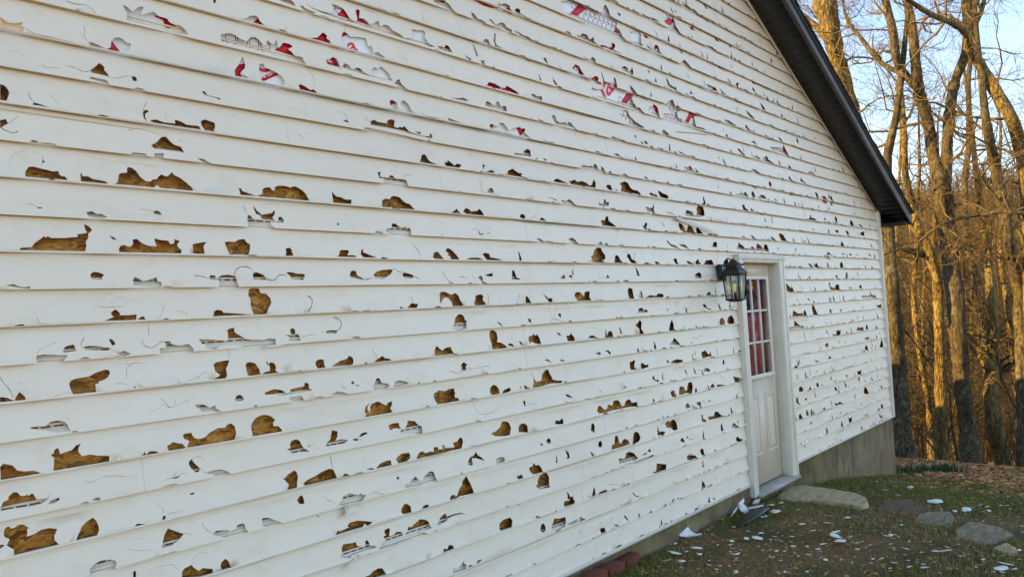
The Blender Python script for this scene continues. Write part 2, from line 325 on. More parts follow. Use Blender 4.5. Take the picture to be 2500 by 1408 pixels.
# ------------------------------------------------------------------ house
S = 0.127; N0, XL, XR = -14, -1.44, 10.375
ZRAKE = lambda x: 6.078-.5*x if x > 4.5 else 1.578+.5*x        # underside of the rake on the wall
XRIDGE, DEPTH = 4.5, 7.6
house = thing('house', (4.5, 0, -1.95), 'gabled house with white vinyl siding smashed full of holes by hail', 'house')
SLOPE = .023
def yface(z):
    t = (z/S) - math.floor(z/S); return SLOPE*t
HOLES = """T 0 0
h 0,150 40,180 75,205 130,215 190,212 222,205 215,230 190,240 230,250 228,300 150,298 60,300 0,285
c10 235,258 290,300 360,335 435,345 560,378 660,400 710,408
c10 640,0 720,30 780,40 830,40 870,65 910,95 935,125
h 1195,45 1240,65 1280,105 1300,115 1340,75 1390,62 1400,80 1385,110 1365,130 1395,150 1440,130 1490,125 1460,105 1510,125 1545,160 1640,190 1635,200 1660,225 1700,245 1760,255 1800,290 1835,345 1700,320 1610,300 1500,265 1350,230 1235,195 1240,130
h 1090,400 1120,370 1160,365 1200,385 1230,415 1280,430 1282,445 1255,500 1220,515 1200,530 1170,525 1130,520 1080,510 1000,490 950,470 890,445 860,410 900,415 960,440 1040,465 1080,465
c8 810,255 845,293 805,340 860,410
h 880,690 930,655 968,618 1000,640 1020,665 1015,690 1040,710 1070,760 900,715
h 880,750 1040,790 1075,818 880,775
c8 650,642 740,665 800,700 840,708 880,690
c6 1070,760 1130,778 1230,745 1290,755
h 1283,752 1320,755 1338,780 1330,805 1300,800
h 0,815 40,830 70,860 88,900 80,940 60,975 0,978
h 325,1000 360,1010 450,1035 540,1060 640,1078 560,1080 460,1062 380,1040 320,1025
c8 285,895 280,930 300,975 340,1000
c6 480,915 530,970 565,1015
c4 90,495 170,495 220,530 240,570
c6 410,630 430,660 480,665 540,658 600,670
h 1975,900 2000,905 2030,945 2060,950 2150,970 2150,990 2100,965 2030,950 1985,930
h 2368,562 2380,590 2395,640 2390,680 2360,705 2355,730 2420,762 2420,777 2350,765 2295,745 2290,700 2330,640
h 0,1170 60,1160 80,1205 40,1225 20,1240 0,1240
c6 80,1205 130,1170 180,1130
c14 0,1240 60,1275 130,1300 165,1290 175,1275
h 1460,1185 1520,1178 1600,1205 1710,1218 1705,1180 1760,1195 1820,1230 1870,1255 1920,1240 1945,1245 1960,1275 1890,1270 1780,1255 1640,1235 1500,1215
h 1960,1195 2000,1178 2060,1200 2095,1210 2100,1250 2085,1285 2050,1292 2000,1275 1965,1235
h 1405,1090 1430,1083 1450,1090 1440,1110 1420,1115 1415,1150 1440,1185 1400,1160 1393,1110
c6 1440,995 1400,1060 1405,1110
c5 1450,1100 1500,1105
c4 1615,1120 1625,1200
h 1475,1428 1530,1400 1575,1350 1620,1345 1660,1390 1700,1425 1765,1445 1805,1508 1770,1500 1600,1475 1510,1465
h 1510,1510 1600,1505 1595,1535 1505,1525
c6 1250,1280 1330,1262 1440,1280 1500,1305 1580,1345
c5 1740,1378 1790,1390 1800,1405
h 2080,0 2115,0 2100,40 2085,30
h 2220,165 2280,180 2340,190 2400,190 2430,165 2480,155 2510,165 2520,200 2580,245 2540,255 2440,235 2330,205
h 2155,345 2240,332 2290,350 2350,390 2410,412 2450,375 2490,372 2520,395 2575,455 2600,440 2610,400 2640,430 2670,445 2700,400 2715,480 2740,460 2765,425 2830,440 2860,465 2810,490 2850,520 2870,550 2950,570 2960,600 2990,640 2700,560 2500,505 2155,415
T 625 0
h 230,0 340,0 370,30 385,70 320,45 240,10
h 425,60 460,65 500,95 590,130 560,135 480,105
h 580,100 640,115 740,135 760,95 742,40 790,55 850,85 885,130 920,190 980,222 990,190 972,110 990,92 1015,105 1008,180 1050,185 1090,215 1112,248 1140,235 1195,205 1215,265 1250,245 1290,255 1335,305 1410,340 1445,378 1520,378 1525,290 1580,300 1640,302 1655,335 1640,365 1660,385 1680,425 1750,465 1690,465 1640,440 1480,395 1300,345 1100,285 950,230 780,175 640,130
c10 500,40 545,85 620,112 700,130
c6 1050,95 1110,115 1150,112 1190,170 1215,220
h 1770,460 1800,455 1840,470 1850,440 1880,455 1900,490 1920,520 1870,510 1790,480
h 1730,0 1840,0 1870,25 1900,55 1925,95 1960,120 2000,150 2050,160 2040,170 1990,155 1900,100 1750,30
h 2100,115 2130,130 2170,185 2210,195 2250,225 2290,245 2230,230 2120,175
h 2270,185 2300,190 2340,240 2390,270 2400,215 2430,230 2450,265 2500,290 2500,310 2440,290 2380,275 2330,245
h 2130,0 2190,10 2210,30 2240,15 2280,35 2320,60 2325,80 2280,70 2220,50
h 2370,0 2380,40 2420,30 2440,30 2480,55 2475,75 2490,150 2440,130 2390,95 2370,60
h 5,165 20,175 40,215 85,250 40,250 0,235
h 195,295 240,295 290,320 240,318
h 500,385 550,395 600,375 630,345 655,322 695,355 690,385 720,400 735,440 680,440 600,420 550,410
h 840,335 865,315 900,340 920,365 1000,368 1075,380 1090,430 1095,460 1130,455 1145,500 1130,540 1110,555 1020,540 940,510 890,490 845,450 832,400
c5 880,265 862,290 865,315
h 1140,545 1160,520 1195,515 1230,545 1248,580 1245,600 1200,590
h 1460,640 1500,635 1580,655 1620,680 1645,705 1590,690 1500,665
h 30,640 70,630 90,670 130,685 200,720 250,755 280,800 270,840 230,845 150,825 40,800 45,760 30,720
h 415,845 430,832 470,850 530,890 565,885 600,920 640,920 660,940 560,925 430,890
c6 500,680 550,730 575,800 565,850
h 680,590 720,590 750,565 790,590 815,640 840,690 800,670 720,655 690,625
h 840,660 860,628 900,640 925,680 950,690 980,670 1020,680 1050,715 1130,750 1130,690 1160,665 1190,685 1220,655 1260,690 1300,730 1315,770 1340,800 1240,785 1130,760 1000,720 900,690
c5 1230,600 1232,650
h 1000,755 1060,770 1240,815 1260,835 1130,810 1010,780
h 1350,815 1395,780 1420,830 1455,880 1400,850
h 1300,1000 1325,985 1355,1000 1380,1020 1375,1055 1360,1080 1385,1090 1420,1105 1425,1060 1410,1010 1440,988 1470,1010 1500,1050 1518,1095 1560,1120 1605,1135 1590,1145 1500,1130 1450,1125 1380,1105 1345,1075 1310,1040
c10 1605,1100 1640,1140 1700,1165 1780,1178
h 1870,1155 1900,1170 1960,1190 2010,1215 2060,1240 2075,1245 1990,1235 1910,1225 1880,1190
h 2275,1230 2300,1215 2330,1230 2370,1240 2380,1200 2420,1210 2450,1250 2475,1280 2500,1260 2560,1245 2590,1260 2630,1258 2625,1300 2650,1350 2640,1360 2500,1330 2390,1310 2280,1285
h 1120,1195 1155,1178 1185,1200 1280,1215 1285,1185 1320,1172 1355,1185 1350,1245 1385,1260 1400,1248 1430,1255 1450,1240 1490,1290 1540,1310 1620,1335 1690,1340 1705,1305 1722,1335 1718,1360 1600,1335 1400,1290 1120,1235
c6 1065,1145 1090,1180 1130,1210
h 1020,1270 1090,1255 1400,1320 1600,1360 1615,1385 1400,1335 1080,1285
h 1550,1285 1590,1300 1605,1290 1610,1320 1580,1310
c5 800,1090 830,1115 880,1130 895,1165 880,1190
h 850,1185 890,1180 915,1210 870,1200
c4 300,1055 360,1070 410,1105
c5 310,1310 305,1360 350,1408
c5 400,1320 450,1340 460,1390
h 2240,1010 2265,990 2310,1025 2340,1030 2345,1000 2370,995 2395,1050 2420,1035 2445,1050 2450,1095 2380,1080 2245,1045
h 2190,850 2230,840 2250,835 2275,805 2330,820 2390,855 2430,865 2445,840 2500,870 2540,900 2560,950 2500,935 2380,905 2250,875
h 1870,970 1950,965 2010,965 2015,955 2070,985 2065,995 1990,985
h 2010,375 2045,355 2090,365 2125,400 2150,435 2190,450 2210,410 2240,380 2270,390 2290,440 2310,460 2325,390 2345,440 2390,480 2450,525 2400,520 2300,490 2150,440 2050,395
c6 2340,330 2335,460
c5 2335,510 2345,555
h 2040,530 2060,560 2105,580 2090,588 2050,565
h 2180,580 2200,600 2235,590 2225,610 2240,628 2200,615
T 1250 0
h 480,0 490,60 550,140 590,168 700,225 800,265 900,312 1000,348 1060,368 1075,335 1055,290 1020,255 1030,215 1010,170 960,150 945,90 910,30 890,60 885,110 850,115 830,135 800,100 770,70 740,75 690,30 640,0
h 1025,110 1060,125 1058,155 1040,140
h 20,100 45,75 75,85 80,125 110,150 105,160 90,175 120,195 160,210 110,205 60,180 30,150 35,125
h 0,290 60,310 80,350 130,365 200,385 240,430 160,400 100,375 20,325
h 455,315 495,325 490,292 545,300 565,320 565,355 520,350 470,335
h 625,335 660,345 690,320 730,335 750,370 775,375 795,350 800,400 850,430 890,435 890,480 930,490 960,460 950,450 975,455 970,415 995,415 1010,440 990,480 1030,515 1050,550 1000,545 940,510 880,490 800,480 740,435 660,405 630,370
c14 1050,555 1110,580 1170,600
c7 660,555 700,570 710,595
h 730,575 770,570 780,550 815,575 815,600 760,590
h 1150,300 1200,300 1215,270 1250,310 1265,340 1250,370 1270,440 1240,445 1180,420 1160,370
h 1195,255 1210,260 1205,272
h 1280,325 1310,335 1340,370 1300,360
h 1310,420 1330,465 1365,490 1385,440 1410,425 1435,450 1445,500 1475,550 1440,530 1360,495 1320,480
h 1485,540 1510,560 1535,590 1500,575
h 1155,95 1190,115 1210,110 1230,105 1260,130 1290,170 1340,190 1360,155 1380,165 1390,190 1425,215 1350,197 1290,178 1240,125 1195,122
c7 180,5 220,10 260,45 295,80
h 1490,165 1510,155 1505,120 1530,150 1545,85 1580,100 1590,190 1600,240 1630,330 1570,290 1500,245 1485,200
h 1650,0 1680,10 1710,60 1750,100 1700,70 1660,45
h 1755,65 1780,75 1790,110 1765,100
h 1790,130 1810,110 1830,140 1910,170 1920,205 1860,165
h 1870,0 1895,10 1915,75 1890,65 1875,30
c8 1975,0 1985,120 2005,190 2030,245
c6 2040,225 2070,250 2110,270
h 1735,245 1770,240 1775,270 1800,285 1745,275
c5 1800,220 1815,290 1850,315
h 1980,345 2000,340 2015,380 2045,400 1990,385
h 1870,420 1920,435 1965,450 1950,470 1890,440
h 2120,428 2140,440 2145,458 2125,445
h 2110,535 2130,545 2140,570 2120,560
h 1630,465 1655,480 1670,515 1640,505
h 1720,520 1745,530 1740,540
h 1640,600 1680,575 1710,600 1725,650 1755,665 1760,600 1780,620 1790,670 1830,660 1830,690 1880,715 1895,750 1850,715 1750,670 1650,625
h 1330,632 1360,640 1358,670 1345,665
h 1320,680 1345,690 1340,715
h 1065,655 1095,640 1130,660 1135,690 1160,680 1170,645 1185,700 1175,730 1130,705 1080,685
h 940,630 960,660 975,685 955,665
c8 445,625 455,650 465,670
h 450,660 470,670 510,670 540,690 560,715 590,690 585,655 620,625 655,640 680,690 690,750 660,765 600,735 540,715 470,695
h 765,770 800,745 830,740 850,765 870,790 890,800 870,690 885,720 905,790 940,805 1000,800 990,745 1015,770 1030,850 1060,890 1105,905 1150,900 1155,870 1150,825 1175,850 1200,910 1240,935 1170,950 1190,1000 1220,1050 1245,1045 1270,1105 1200,1080 1050,1030 900,985 820,960 850,950 800,910 770,880 790,850 820,870 880,870 880,830 830,815 775,795
h 1240,935 1290,955 1340,980 1300,970
h 1350,885 1365,920 1355,945
h 130,585 160,590 185,605 150,600
h 305,570 330,560 315,590 330,625 315,620
h 395,790 410,780 430,805 445,840 465,860 460,880 420,845
h 0,880 30,885 50,930 90,950 100,965 50,955 0,935
h 180,925 210,920 250,945 285,940 290,955 270,985 275,1015 240,1010 200,985
c6 150,1155 200,1160 215,1185
h 385,1145 400,1120 425,1140 435,1180 470,1200 520,1195 545,1210 550,1190 580,1205 600,1235 620,1280 560,1250 430,1215 410,1180
h 940,1185 980,1180 1010,1175 1050,1200 1060,1220 990,1205
h 1050,1105 1080,1120 1090,1070 1130,1080 1150,1130 1200,1180 1250,1215 1290,1240 1270,1275 1220,1260 1120,1230 1130,1180 1090,1170 1065,1140
h 1330,1045 1345,1085 1370,1030 1395,1015 1425,1050 1445,1140 1380,1110
h 1480,1015 1520,1020 1540,975 1570,970 1590,1020 1620,1020 1640,1080 1610,1085 1620,1140 1665,1180 1700,1160 1710,1110 1745,1095 1725,1070 1760,1080 1830,1130 1780,1130 1790,1200 1800,1230 1860,1245 1880,1275 1700,1215 1560,1170 1480,1150 1480,1105 1540,1105 1530,1050
h 1900,1250 1920,1280 1925,1295 1905,1285
h 1590,1280 1680,1285 1820,1297 1950,1320 1800,1305 1640,1295
h 1500,750 1520,770 1540,820 1560,860 1590,850 1600,835 1610,890 1560,875 1520,830
h 1670,915 1700,900 1715,935 1760,970 1720,950
h 1805,830 1825,810 1845,830 1840,860 1815,850
h 1900,810 1950,835 1985,845 2005,880 2010,920 1960,910 1915,895 1920,860
h 2020,850 2040,910 2080,945 2040,935
h 2180,960 2205,950 2215,975 2220,1000 2190,990
h 2015,615 2040,635 2055,670 2120,700 2060,680 2020,655
h 2140,620 2150,640 2147,670
h 2195,700 2215,710 2212,730
h 2100,755 2120,770 2145,810 2125,800
h 2160,825 2190,800 2220,800 2200,835 2210,860 2175,840
h 2340,780 2365,775 2385,815 2350,805
h 2345,860 2355,840 2370,870 2375,900 2420,920 2360,915
h 2420,920 2440,930 2470,945 2490,990 2450,955
h 2420,995 2440,1010 2455,1060 2465,1095 2430,1085
h 2280,1060 2295,1100 2320,1130 2350,1130 2355,1165 2310,1145
h 2070,1160 2120,1170 2160,1210 2195,1240 2190,1260 2120,1240 2075,1215
h 2270,1225 2290,1210 2310,1245 2345,1275 2330,1295 2300,1300 2300,1260
h 1960,1175 2000,1185 2025,1180 2015,1200
h 2080,1320 2100,1300 2110,1340
h 2335,1380 2360,1370 2385,1395 2395,1408
h 2460,1290 2480,1320 2500,1330
h 1460,1295 1480,1260 1500,1275 1525,1325 1520,1345 1490,1330
h 1185,1315 1210,1325 1215,1355
h 1285,1375 1310,1378 1330,1408 1300,1405
h 1000,1340 1050,1355 1080,1385 1030,1365
h 1650,1358 1680,1375 1685,1390
T 1875 0
c6 15,1175 40,1220 70,1230
h 100,1225 120,1245 118,1260
h 75,990 90,980 100,1025
h 0,1330 30,1330 40,1360 0,1360
h 95,1330 125,1345 130,1380 100,1370
T 0 352
h 245,290 255,255 280,225 320,220 400,240 440,250 510,270 570,268 578,300 610,320 630,315 665,355 600,350 520,350 430,345 370,335 250,322
c3 85,200 100,150 130,100 180,75 260,65
c4 360,85 425,103
c6 422,120 415,160 405,240
h 415,165 440,165 435,182 418,182
h 785,290 805,298 800,318 860,320 900,345 980,370 1030,370 1058,390 960,382 790,365
h 1120,395 1150,380 1155,340 1160,305 1185,290 1220,288 1242,285 1242,240 1260,233 1290,240 1330,270 1370,330 1430,372 1470,375 1490,355 1530,352 1545,330 1575,305 1620,325 1640,322 1680,283 1700,310 1760,340 1820,385 1870,430 1890,460 1800,462 1680,452 1570,435 1530,410 1500,425 1400,415 1250,405
c6 1870,430 1895,450 1920,468
h 2332,440 2352,440 2370,470 2400,495 2450,497 2500,512 2400,510 2350,500
h 110,1015 195,1028 200,1012 305,1008 340,965 400,925 430,900 450,920 460,900 500,920 630,920 760,910 752,885 800,880 850,870 830,840 820,785 870,810 900,845 860,880 863,920 835,960 845,1000 830,1040 700,1045 540,1042 350,1030 110,1028
h 1160,1030 1175,1000 1210,990 1260,1010 1290,995 1300,970 1292,940 1335,932 1390,975 1450,1000 1530,1005 1510,960 1508,928 1570,945 1640,950 1665,985 1700,975 1702,935 1755,955 1730,985 1735,1010 1770,1040 1770,1072 1560,1065 1300,1065 1165,1055
h 1880,985 1950,970 2018,963 1985,1000 1995,1065 2035,1080 1950,1075 1885,1072
h 2192,965 2230,958 2285,965 2330,940 2385,935 2410,970 2440,985 2440,1030 2425,1075 2390,1088 2300,1082 2240,1080 2215,1030
h 1065,898 1110,915 1145,942 1100,935
h 882,1290 890,1265 920,1250 960,1255 1020,1278 1000,1300 995,1328 905,1325
h 1300,1320 1320,1300 1350,1315 1395,1342 1450,1335 1530,1303 1535,1340 1580,1355 1580,1390 1305,1385
h 55,1378 135,1365 190,1390 245,1395 295,1385 290,1398 150,1395
h 840,670 900,662 940,690 990,688 1050,720 960,718 860,708
h 355,615 415,620 405,630 370,628
c6 255,582 300,580 360,618
h 1500,665 1535,658 1570,680 1575,700 1550,700 1500,688
c5 1370,645 1440,650 1500,660
h 1925,150 1980,155 2060,185 1990,178
h 1505,110 1590,110 1590,125 1510,120
h 2415,745 2420,705 2440,700 2470,735 2500,745 2560,745 2540,700 2610,690 2660,680 2665,660 2685,665 2680,700 2660,725 2690,765 2715,760 2720,720 2745,718 2772,745 2770,775 2640,765 2650,800 2690,815 2600,808 2425,800
h 2475,610 2510,660 2550,690 2540,705 2500,690 2480,640
c6 2375,600 2380,635 2420,700
c10 1890,1288 1940,1290 2010,1305 2040,1325
h 2040,1310 2055,1285 2105,1290 2105,1325 2140,1300 2170,1285 2230,1280 2300,1295 2330,1385 2140,1390 2140,1330 2050,1325
c10 2285,1290 2300,1230 2340,1205 2385,1198 2440,1212 2480,1250
h 2470,1265 2500,1255 2560,1275 2580,1290 2600,1320 2660,1340 2590,1330 2470,1325
T 625 352
h 0,505 60,500 65,450 90,435 135,432 150,450 165,462 185,460 180,435 210,418 260,415 320,428 340,440 350,425 390,425 450,460 490,500 520,560 430,560 340,550 210,545 90,535 0,520
h 590,570 640,557 690,572 720,580
h 740,470 770,505 790,522 830,525 860,545 880,550 935,550 925,580 900,595 820,590 755,580
h 1200,625 1230,560 1260,540 1305,545 1320,520 1350,512 1400,525 1440,565 1470,585 1500,590 1525,620 1525,655 1440,650 1330,635
h 1155,615 1180,610 1190,625
h 1575,190 1620,190 1622,110 1655,107 1680,155 1700,175 1750,230 1700,218 1600,200
h 1750,225 1765,200 1800,215 1850,210 1840,180 1870,185 1870,160 1900,180 1940,215 1965,195 2010,210 1980,235 1955,255 1860,245 1790,235
h 2210,205 2240,205 2225,235 2230,265 2215,230
h 2215,290 2260,290 2290,260 2310,258 2312,300 2270,300
h 2385,310 2420,290 2460,290 2455,265 2490,250 2500,240 2520,255 2560,280 2590,290 2595,275 2600,300 2585,310 2610,350 2500,330
h 1185,285 1222,280 1210,300 1220,330 1300,335 1300,318 1330,312 1360,345 1430,350 1465,360 1460,410 1350,395 1245,380 1250,345 1205,340
c5 1425,340 1465,305 1525,315
c6 2180,335 2200,370 2190,420 2210,470
h 2260,465 2275,440 2300,428 2320,450 2318,475 2265,475
c7 2210,470 2250,480 2310,478 2350,520
h 1905,665 1940,650 1958,632 1978,660 1975,692 1920,685
h 2020,665 2045,627 2080,640 2100,660 2145,690 2160,655 2175,632 2205,660 2220,700 2200,712 2080,705 2030,700
h 2425,710 2460,730 2490,745
h 790,790 800,770 820,795 795,798
h 1325,800 1330,780 1360,782 1400,810 1410,820 1460,815 1480,830 1495,815 1515,850 1515,885 1500,915 1290,880 1265,860 1280,830 1330,825
c6 1190,840 1220,835 1260,865
h 2170,850 2190,860 2185,880 2230,868 2200,890 2180,885
h 2255,865 2285,870 2265,878
c4 2120,825 2160,832 2200,838
c4 2260,800 2290,830 2300,850
h 285,1080 295,1060 285,1040 300,1020 330,1020 352,1040 345,1060 360,1070 360,1095 290,1095
h 415,1085 470,1095 535,1100 440,1098
c5 405,1050 412,1070 420,1085
h 785,1105 810,1090 818,1045 840,1038 900,1040 905,1060 890,1090 960,1088 985,1100 985,1110 880,1110
h 1022,1080 1028,1040 1048,1025 1045,1060 1085,1105 1130,1100 1170,1105 1180,1118 1050,1112
c8 1535,985 1535,1000 1580,1030 1600,1070 1600,1115
h 1460,1118 1500,1112 1550,1122 1630,1115 1620,1125 1500,1125
h 1725,1105 1740,1060 1775,1052 1800,1080 1810,1125 1840,1130 1750,1128
h 1852,1045 1865,1018 1890,1020 1930,1050 1965,1090 1990,1130 2050,1125 2090,1120 2100,1108 2175,1108 2200,1140 2050,1138 1880,1132 1895,1095 1870,1085 1885,1070
h 2212,1075 2235,1060 2280,1070 2290,1105 2370,1118 2388,1142 2230,1140
c4 2270,975 2290,1040
h 915,1290 920,1250 945,1235 975,1245 985,1285 1020,1300 1050,1325 930,1310
c10 1020,1300 1050,1330 1090,1320 1140,1305
h 1145,1275 1180,1245 1240,1230 1335,1225 1320,1265 1270,1300 1240,1318 1155,1312 1155,1295
c8 1335,1220 1362,1212 1375,1245 1440,1252
h 1425,1270 1450,1255 1500,1268 1535,1280 1532,1312 1445,1308
h 290,1255 350,1255 400,1270 450,1270 480,1280 460,1330 340,1320 330,1290
c10 100,1300 150,1340 190,1330 215,1290 240,1275 300,1290
h 2235,1275 2310,1255 2312,1290 2260,1288
h 2165,1300 2195,1280 2215,1300 2210,1335 2240,1355 2210,1350 2190,1320
c8 1815,1240 1850,1300 1890,1350
h 1875,1350 1920,1350 1900,1360
c10 1540,1290 1570,1300 1605,1325
c7 2115,1265 2120,1295 2150,1320
c7 1985,1300 2030,1290 2070,1325
T 1250 352
h 20,90 108,100 115,70 150,48 178,65 185,125 100,118 25,105
h 225,135 250,140 240,148
h 300,135 335,150 325,165
h 510,35 545,40 565,50 600,40 625,60 560,55
h 835,100 850,70 880,90 920,105 950,122 900,118 840,110
c8 685,15 700,60 730,85
c8 735,75 770,75 830,98
h 988,95 1035,90 1038,130 1010,135 1000,115
c7 1195,130 1195,165 1220,185
h 1400,215 1440,205 1450,225 1410,225
h 1530,240 1565,238 1560,248
h 690,205 740,215 765,210 790,220 800,195 825,200 840,240 870,250 870,210 890,230 895,290 860,285 665,245 670,225
h 1675,250 1690,210 1710,225 1740,205 1765,240 1775,290 1740,295 1700,285
h 1790,295 1830,295 1820,305
h 1285,315 1310,315 1345,345 1300,330
h 405,370 415,345 445,337 480,355 510,395 540,410 470,405 410,395
h 555,360 565,358 590,400 585,360 605,345 640,370 680,360 720,375 760,405 780,395 795,345 815,370 815,430 830,445 740,440 600,415 550,400
h 915,410 930,395 960,398 962,440 955,465 920,455
h 985,460 1010,438 1035,450 1035,475 1060,460 1070,405 1050,390 1070,370 1100,362 1130,375 1155,420 1175,440 1205,450 1225,450 1245,480 1240,505 1150,500 1060,485 1015,495
h 1335,490 1350,468 1380,480 1395,495 1400,475 1410,540 1370,530
h 1425,460 1435,450 1470,475 1510,490 1530,505 1525,530 1545,545 1480,550 1430,540
h 1630,545 1645,550 1645,570
h 1690,685 1700,640 1730,645 1765,660 1770,690 1795,688 1805,670 1800,625 1815,595 1830,578 1840,600 1865,605 1880,660 1878,695 1815,712 1690,692
h 1640,700 1800,735 1860,745 1800,745 1640,712
h 845,560 865,580 895,575 900,535 915,540 918,570 945,560 945,595 900,605 850,600
h 1290,570 1305,605 1340,620 1370,620 1390,650 1380,660 1320,650
h 395,525 440,545 420,548
c7 345,518 400,525 460,570
h 475,545 530,555 560,535 590,560 600,605 580,600 480,590
h 75,715 80,690 105,682 130,705 125,735 135,750 85,745
c4 135,730 180,735 220,710 240,665
h 270,740 280,722 290,715 310,740 312,765 275,762
h 860,800 865,745 890,738 905,745 920,700 940,705 945,745 980,770 1020,795 1040,820 950,822 870,815
h 1050,820 1070,800 1095,820 1100,828 1160,822 1170,830 1110,832
h 1270,790 1290,795 1300,765 1320,760 1320,795 1305,805 1310,840 1275,835
h 1385,840 1420,845 1450,852 1400,855
h 1460,855 1480,845 1500,858
h 1470,765 1490,795 1480,795
h 1625,790 1632,765 1660,775 1680,810 1700,850 1720,780 1745,800 1755,795 1780,855 1800,880 1740,880 1660,865 1640,830
h 1795,815 1815,805 1840,840 1845,880 1820,885 1800,865
h 1900,885 1910,865 1950,870 2000,890 1950,895
c10 1495,645 1520,670 1550,665 1595,715
h 1930,705 1945,710 1955,735
c8 1970,715 2000,735 2020,735 2050,760
h 240,920 270,920 298,955 245,950
h 550,920 590,912 615,930 622,975 550,970
h 820,945 850,960 870,945 860,990
h 1510,945 1520,935 1550,970 1600,985 1615,1015 1560,1000
h 1630,970 1690,975 1710,1020 1650,990
h 1965,955 1985,945 2002,960 2000,1000 1980,1005 1930,995 1960,985
h 2090,965 2110,1005 2100,995
h 2195,985 2205,1010 2210,955 2230,970 2260,990 2270,1012 2330,1012 2340,990 2380,1020 2390,965 2430,985 2455,1025 2460,975 2490,975 2500,1010 2510,1045 2400,1040 2190,1020
h 765,1160 770,1090 790,1085 800,1035 830,1005 870,1010 880,1045 910,1080 912,1110 895,1130 870,1130 890,1165
h 690,1155 720,1140 755,1160
h 575,1155 600,1145 630,1160
h 950,1150 990,1150 1000,1140 1005,1085 1020,1078 1040,1090 1060,1130 1062,1165 980,1165
h 1120,1090 1130,1065 1150,1070 1170,1120 1195,1130 1200,1168 1140,1168 1145,1130
c8 1205,1055 1190,1090 1195,1160
h 1392,1140 1415,1140 1425,1170 1400,1165
h 1575,1120 1590,1108 1610,1115 1612,1140 1630,1170 1575,1170
h 1700,1140 1720,1132 1755,1160 1760,1180 1705,1175
h 1790,1140 1820,1115 1830,1145 1855,1175 1795,1172
h 1870,1165 1890,1130 1950,1122 1950,1180 1880,1178
h 2075,1155 2085,1130 2100,1100 2115,1140 2110,1178 2085,1175
c9 1995,1065 2008,1100 2005,1140
h 0,1225 22,1235 45,1300 78,1310 78,1320 0,1318
h 470,1305 500,1275 520,1275 520,1310
h 550,1285 580,1270 595,1310
h 915,1300 935,1268 955,1300
h 1785,1265 1820,1245 1845,1255 1850,1300 1790,1300
h 2200,480 2230,480 2235,445 2245,485 2280,460 2300,490 2310,510 2205,495
h 2335,470 2345,452 2360,465 2380,515 2340,510
h 2390,520 2430,490 2460,495 2490,530 2400,525
h 2240,650 2245,590 2265,585 2280,620 2300,640 2300,665 2245,655
h 2310,655 2330,615 2345,660 2330,668
h 2415,660 2470,665 2465,690 2420,680
h 2240,895 2260,890 2265,920 2245,918
h 2325,880 2345,885 2355,925 2330,920
h 2200,45 2215,35 2235,85 2265,100 2268,130 2235,125
h 2345,110 2370,110 2380,160 2355,150
h 2375,95 2400,140 2440,170 2460,120 2490,110 2500,190 2430,180
h 2330,405 2350,405 2395,425 2370,435
h 2340,235 2380,245 2410,295 2360,260
h 1620,55 1650,75 1710,125 1735,80 1760,80 1775,150 1700,125 1640,85
h 1860,135 1900,160 1875,155
h 1900,36 1930,42 1915,48
c6 1475,30 1490,65 1520,90
T 1875 352
h 20,20 140,30 155,0 175,50 205,105 120,85 25,60
h 0,145 20,170 55,210 0,195
h 185,240 200,190 212,245
h 375,290 400,260 430,270 460,310 410,295
h 195,325 205,305 220,355 190,345
c8 250,305 280,330 300,350
h 325,310 330,340 350,360 375,395 310,355
h 265,5 280,30 268,28
h 300,30 340,55 315,50
h 5,370 20,355 35,380 35,415 10,400
h 195,455 230,465 245,505 205,490
h 455,460 475,470 485,540 455,520
h 515,505 550,500 565,545 580,575 545,580 520,540
h 600,510 615,500 632,545 635,590 610,600 600,560
h 50,530 70,530 85,565
h 405,480 412,520 406,515
h 0,545 20,565 0,565
h 395,725 405,710 455,720 460,755 400,745
h 515,740 540,765 520,765
h 575,740 595,770 580,770
h 652,730 655,695 672,715 680,755 660,775
h 798,755 810,730 825,770 828,800 805,795
h 885,785 900,780 910,815 890,810
h 755,840 785,850 795,880 765,865
h 645,840 690,835 685,870
h 900,860 940,850 942,895 905,890
h 430,820 445,820 440,845
h 105,875 120,865 150,880 165,950 110,950
h 25,900 40,900 60,945 20,940
h 705,990 718,940 728,1000
h 570,1065 590,1050 625,1095 580,1080
h 725,1060 745,1065 740,1085
h 785,1075 815,1065 812,1090
h 862,1065 880,1075 875,1090
h 980,1060 1010,1100 985,1085
h 390,1165 410,1160 420,1200 395,1200
h 435,1160 455,1180 475,1150 490,1190 540,1200 440,1200
h 705,1165 715,1145 730,1160 740,1205 705,1200
h 950,1175 958,1210 945,1208
h 1005,1185 1030,1210 1012,1208
h 760,1250 775,1250 778,1310 760,1300
h 865,1240 880,1260 885,1305
h 655,1290 670,1270 685,1310
h 310,1280 325,1310 315,1308
h 390,1300 410,1280 415,1310
h 165,1340 185,1360 245,1445 190,1440 170,1400
h 590,1350 605,1350 610,1390 650,1400 660,1370 690,1365 700,1420 610,1420
h 800,1385 815,1400 802,1412
h 890,1375 910,1375 915,1410 890,1405
h 450,1380 470,1420 455,1425
T 0 704
h 65,360 130,345 220,352 340,342 330,350 200,360
c6 365,285 365,315 400,345
h 400,345 450,340 515,345 440,348
h 640,335 665,328 700,340
c6 960,182 1030,190 1115,182 1230,178
c6 1080,128 1115,180
h 950,315 1020,312 1060,315 1110,280 1085,260 1085,235 1125,207 1170,240 1172,265 1250,265 1335,258 1328,312 1200,315 1080,318
h 1340,308 1380,280 1405,278 1425,310
c5 1605,165 1590,230 1555,290 1510,300
c5 1730,218 1775,235 1810,225 1830,270
h 2080,265 2090,230 2120,212 2170,220 2180,240 2170,265 2200,262 2280,262 2400,270 2500,260 2400,275 2100,278
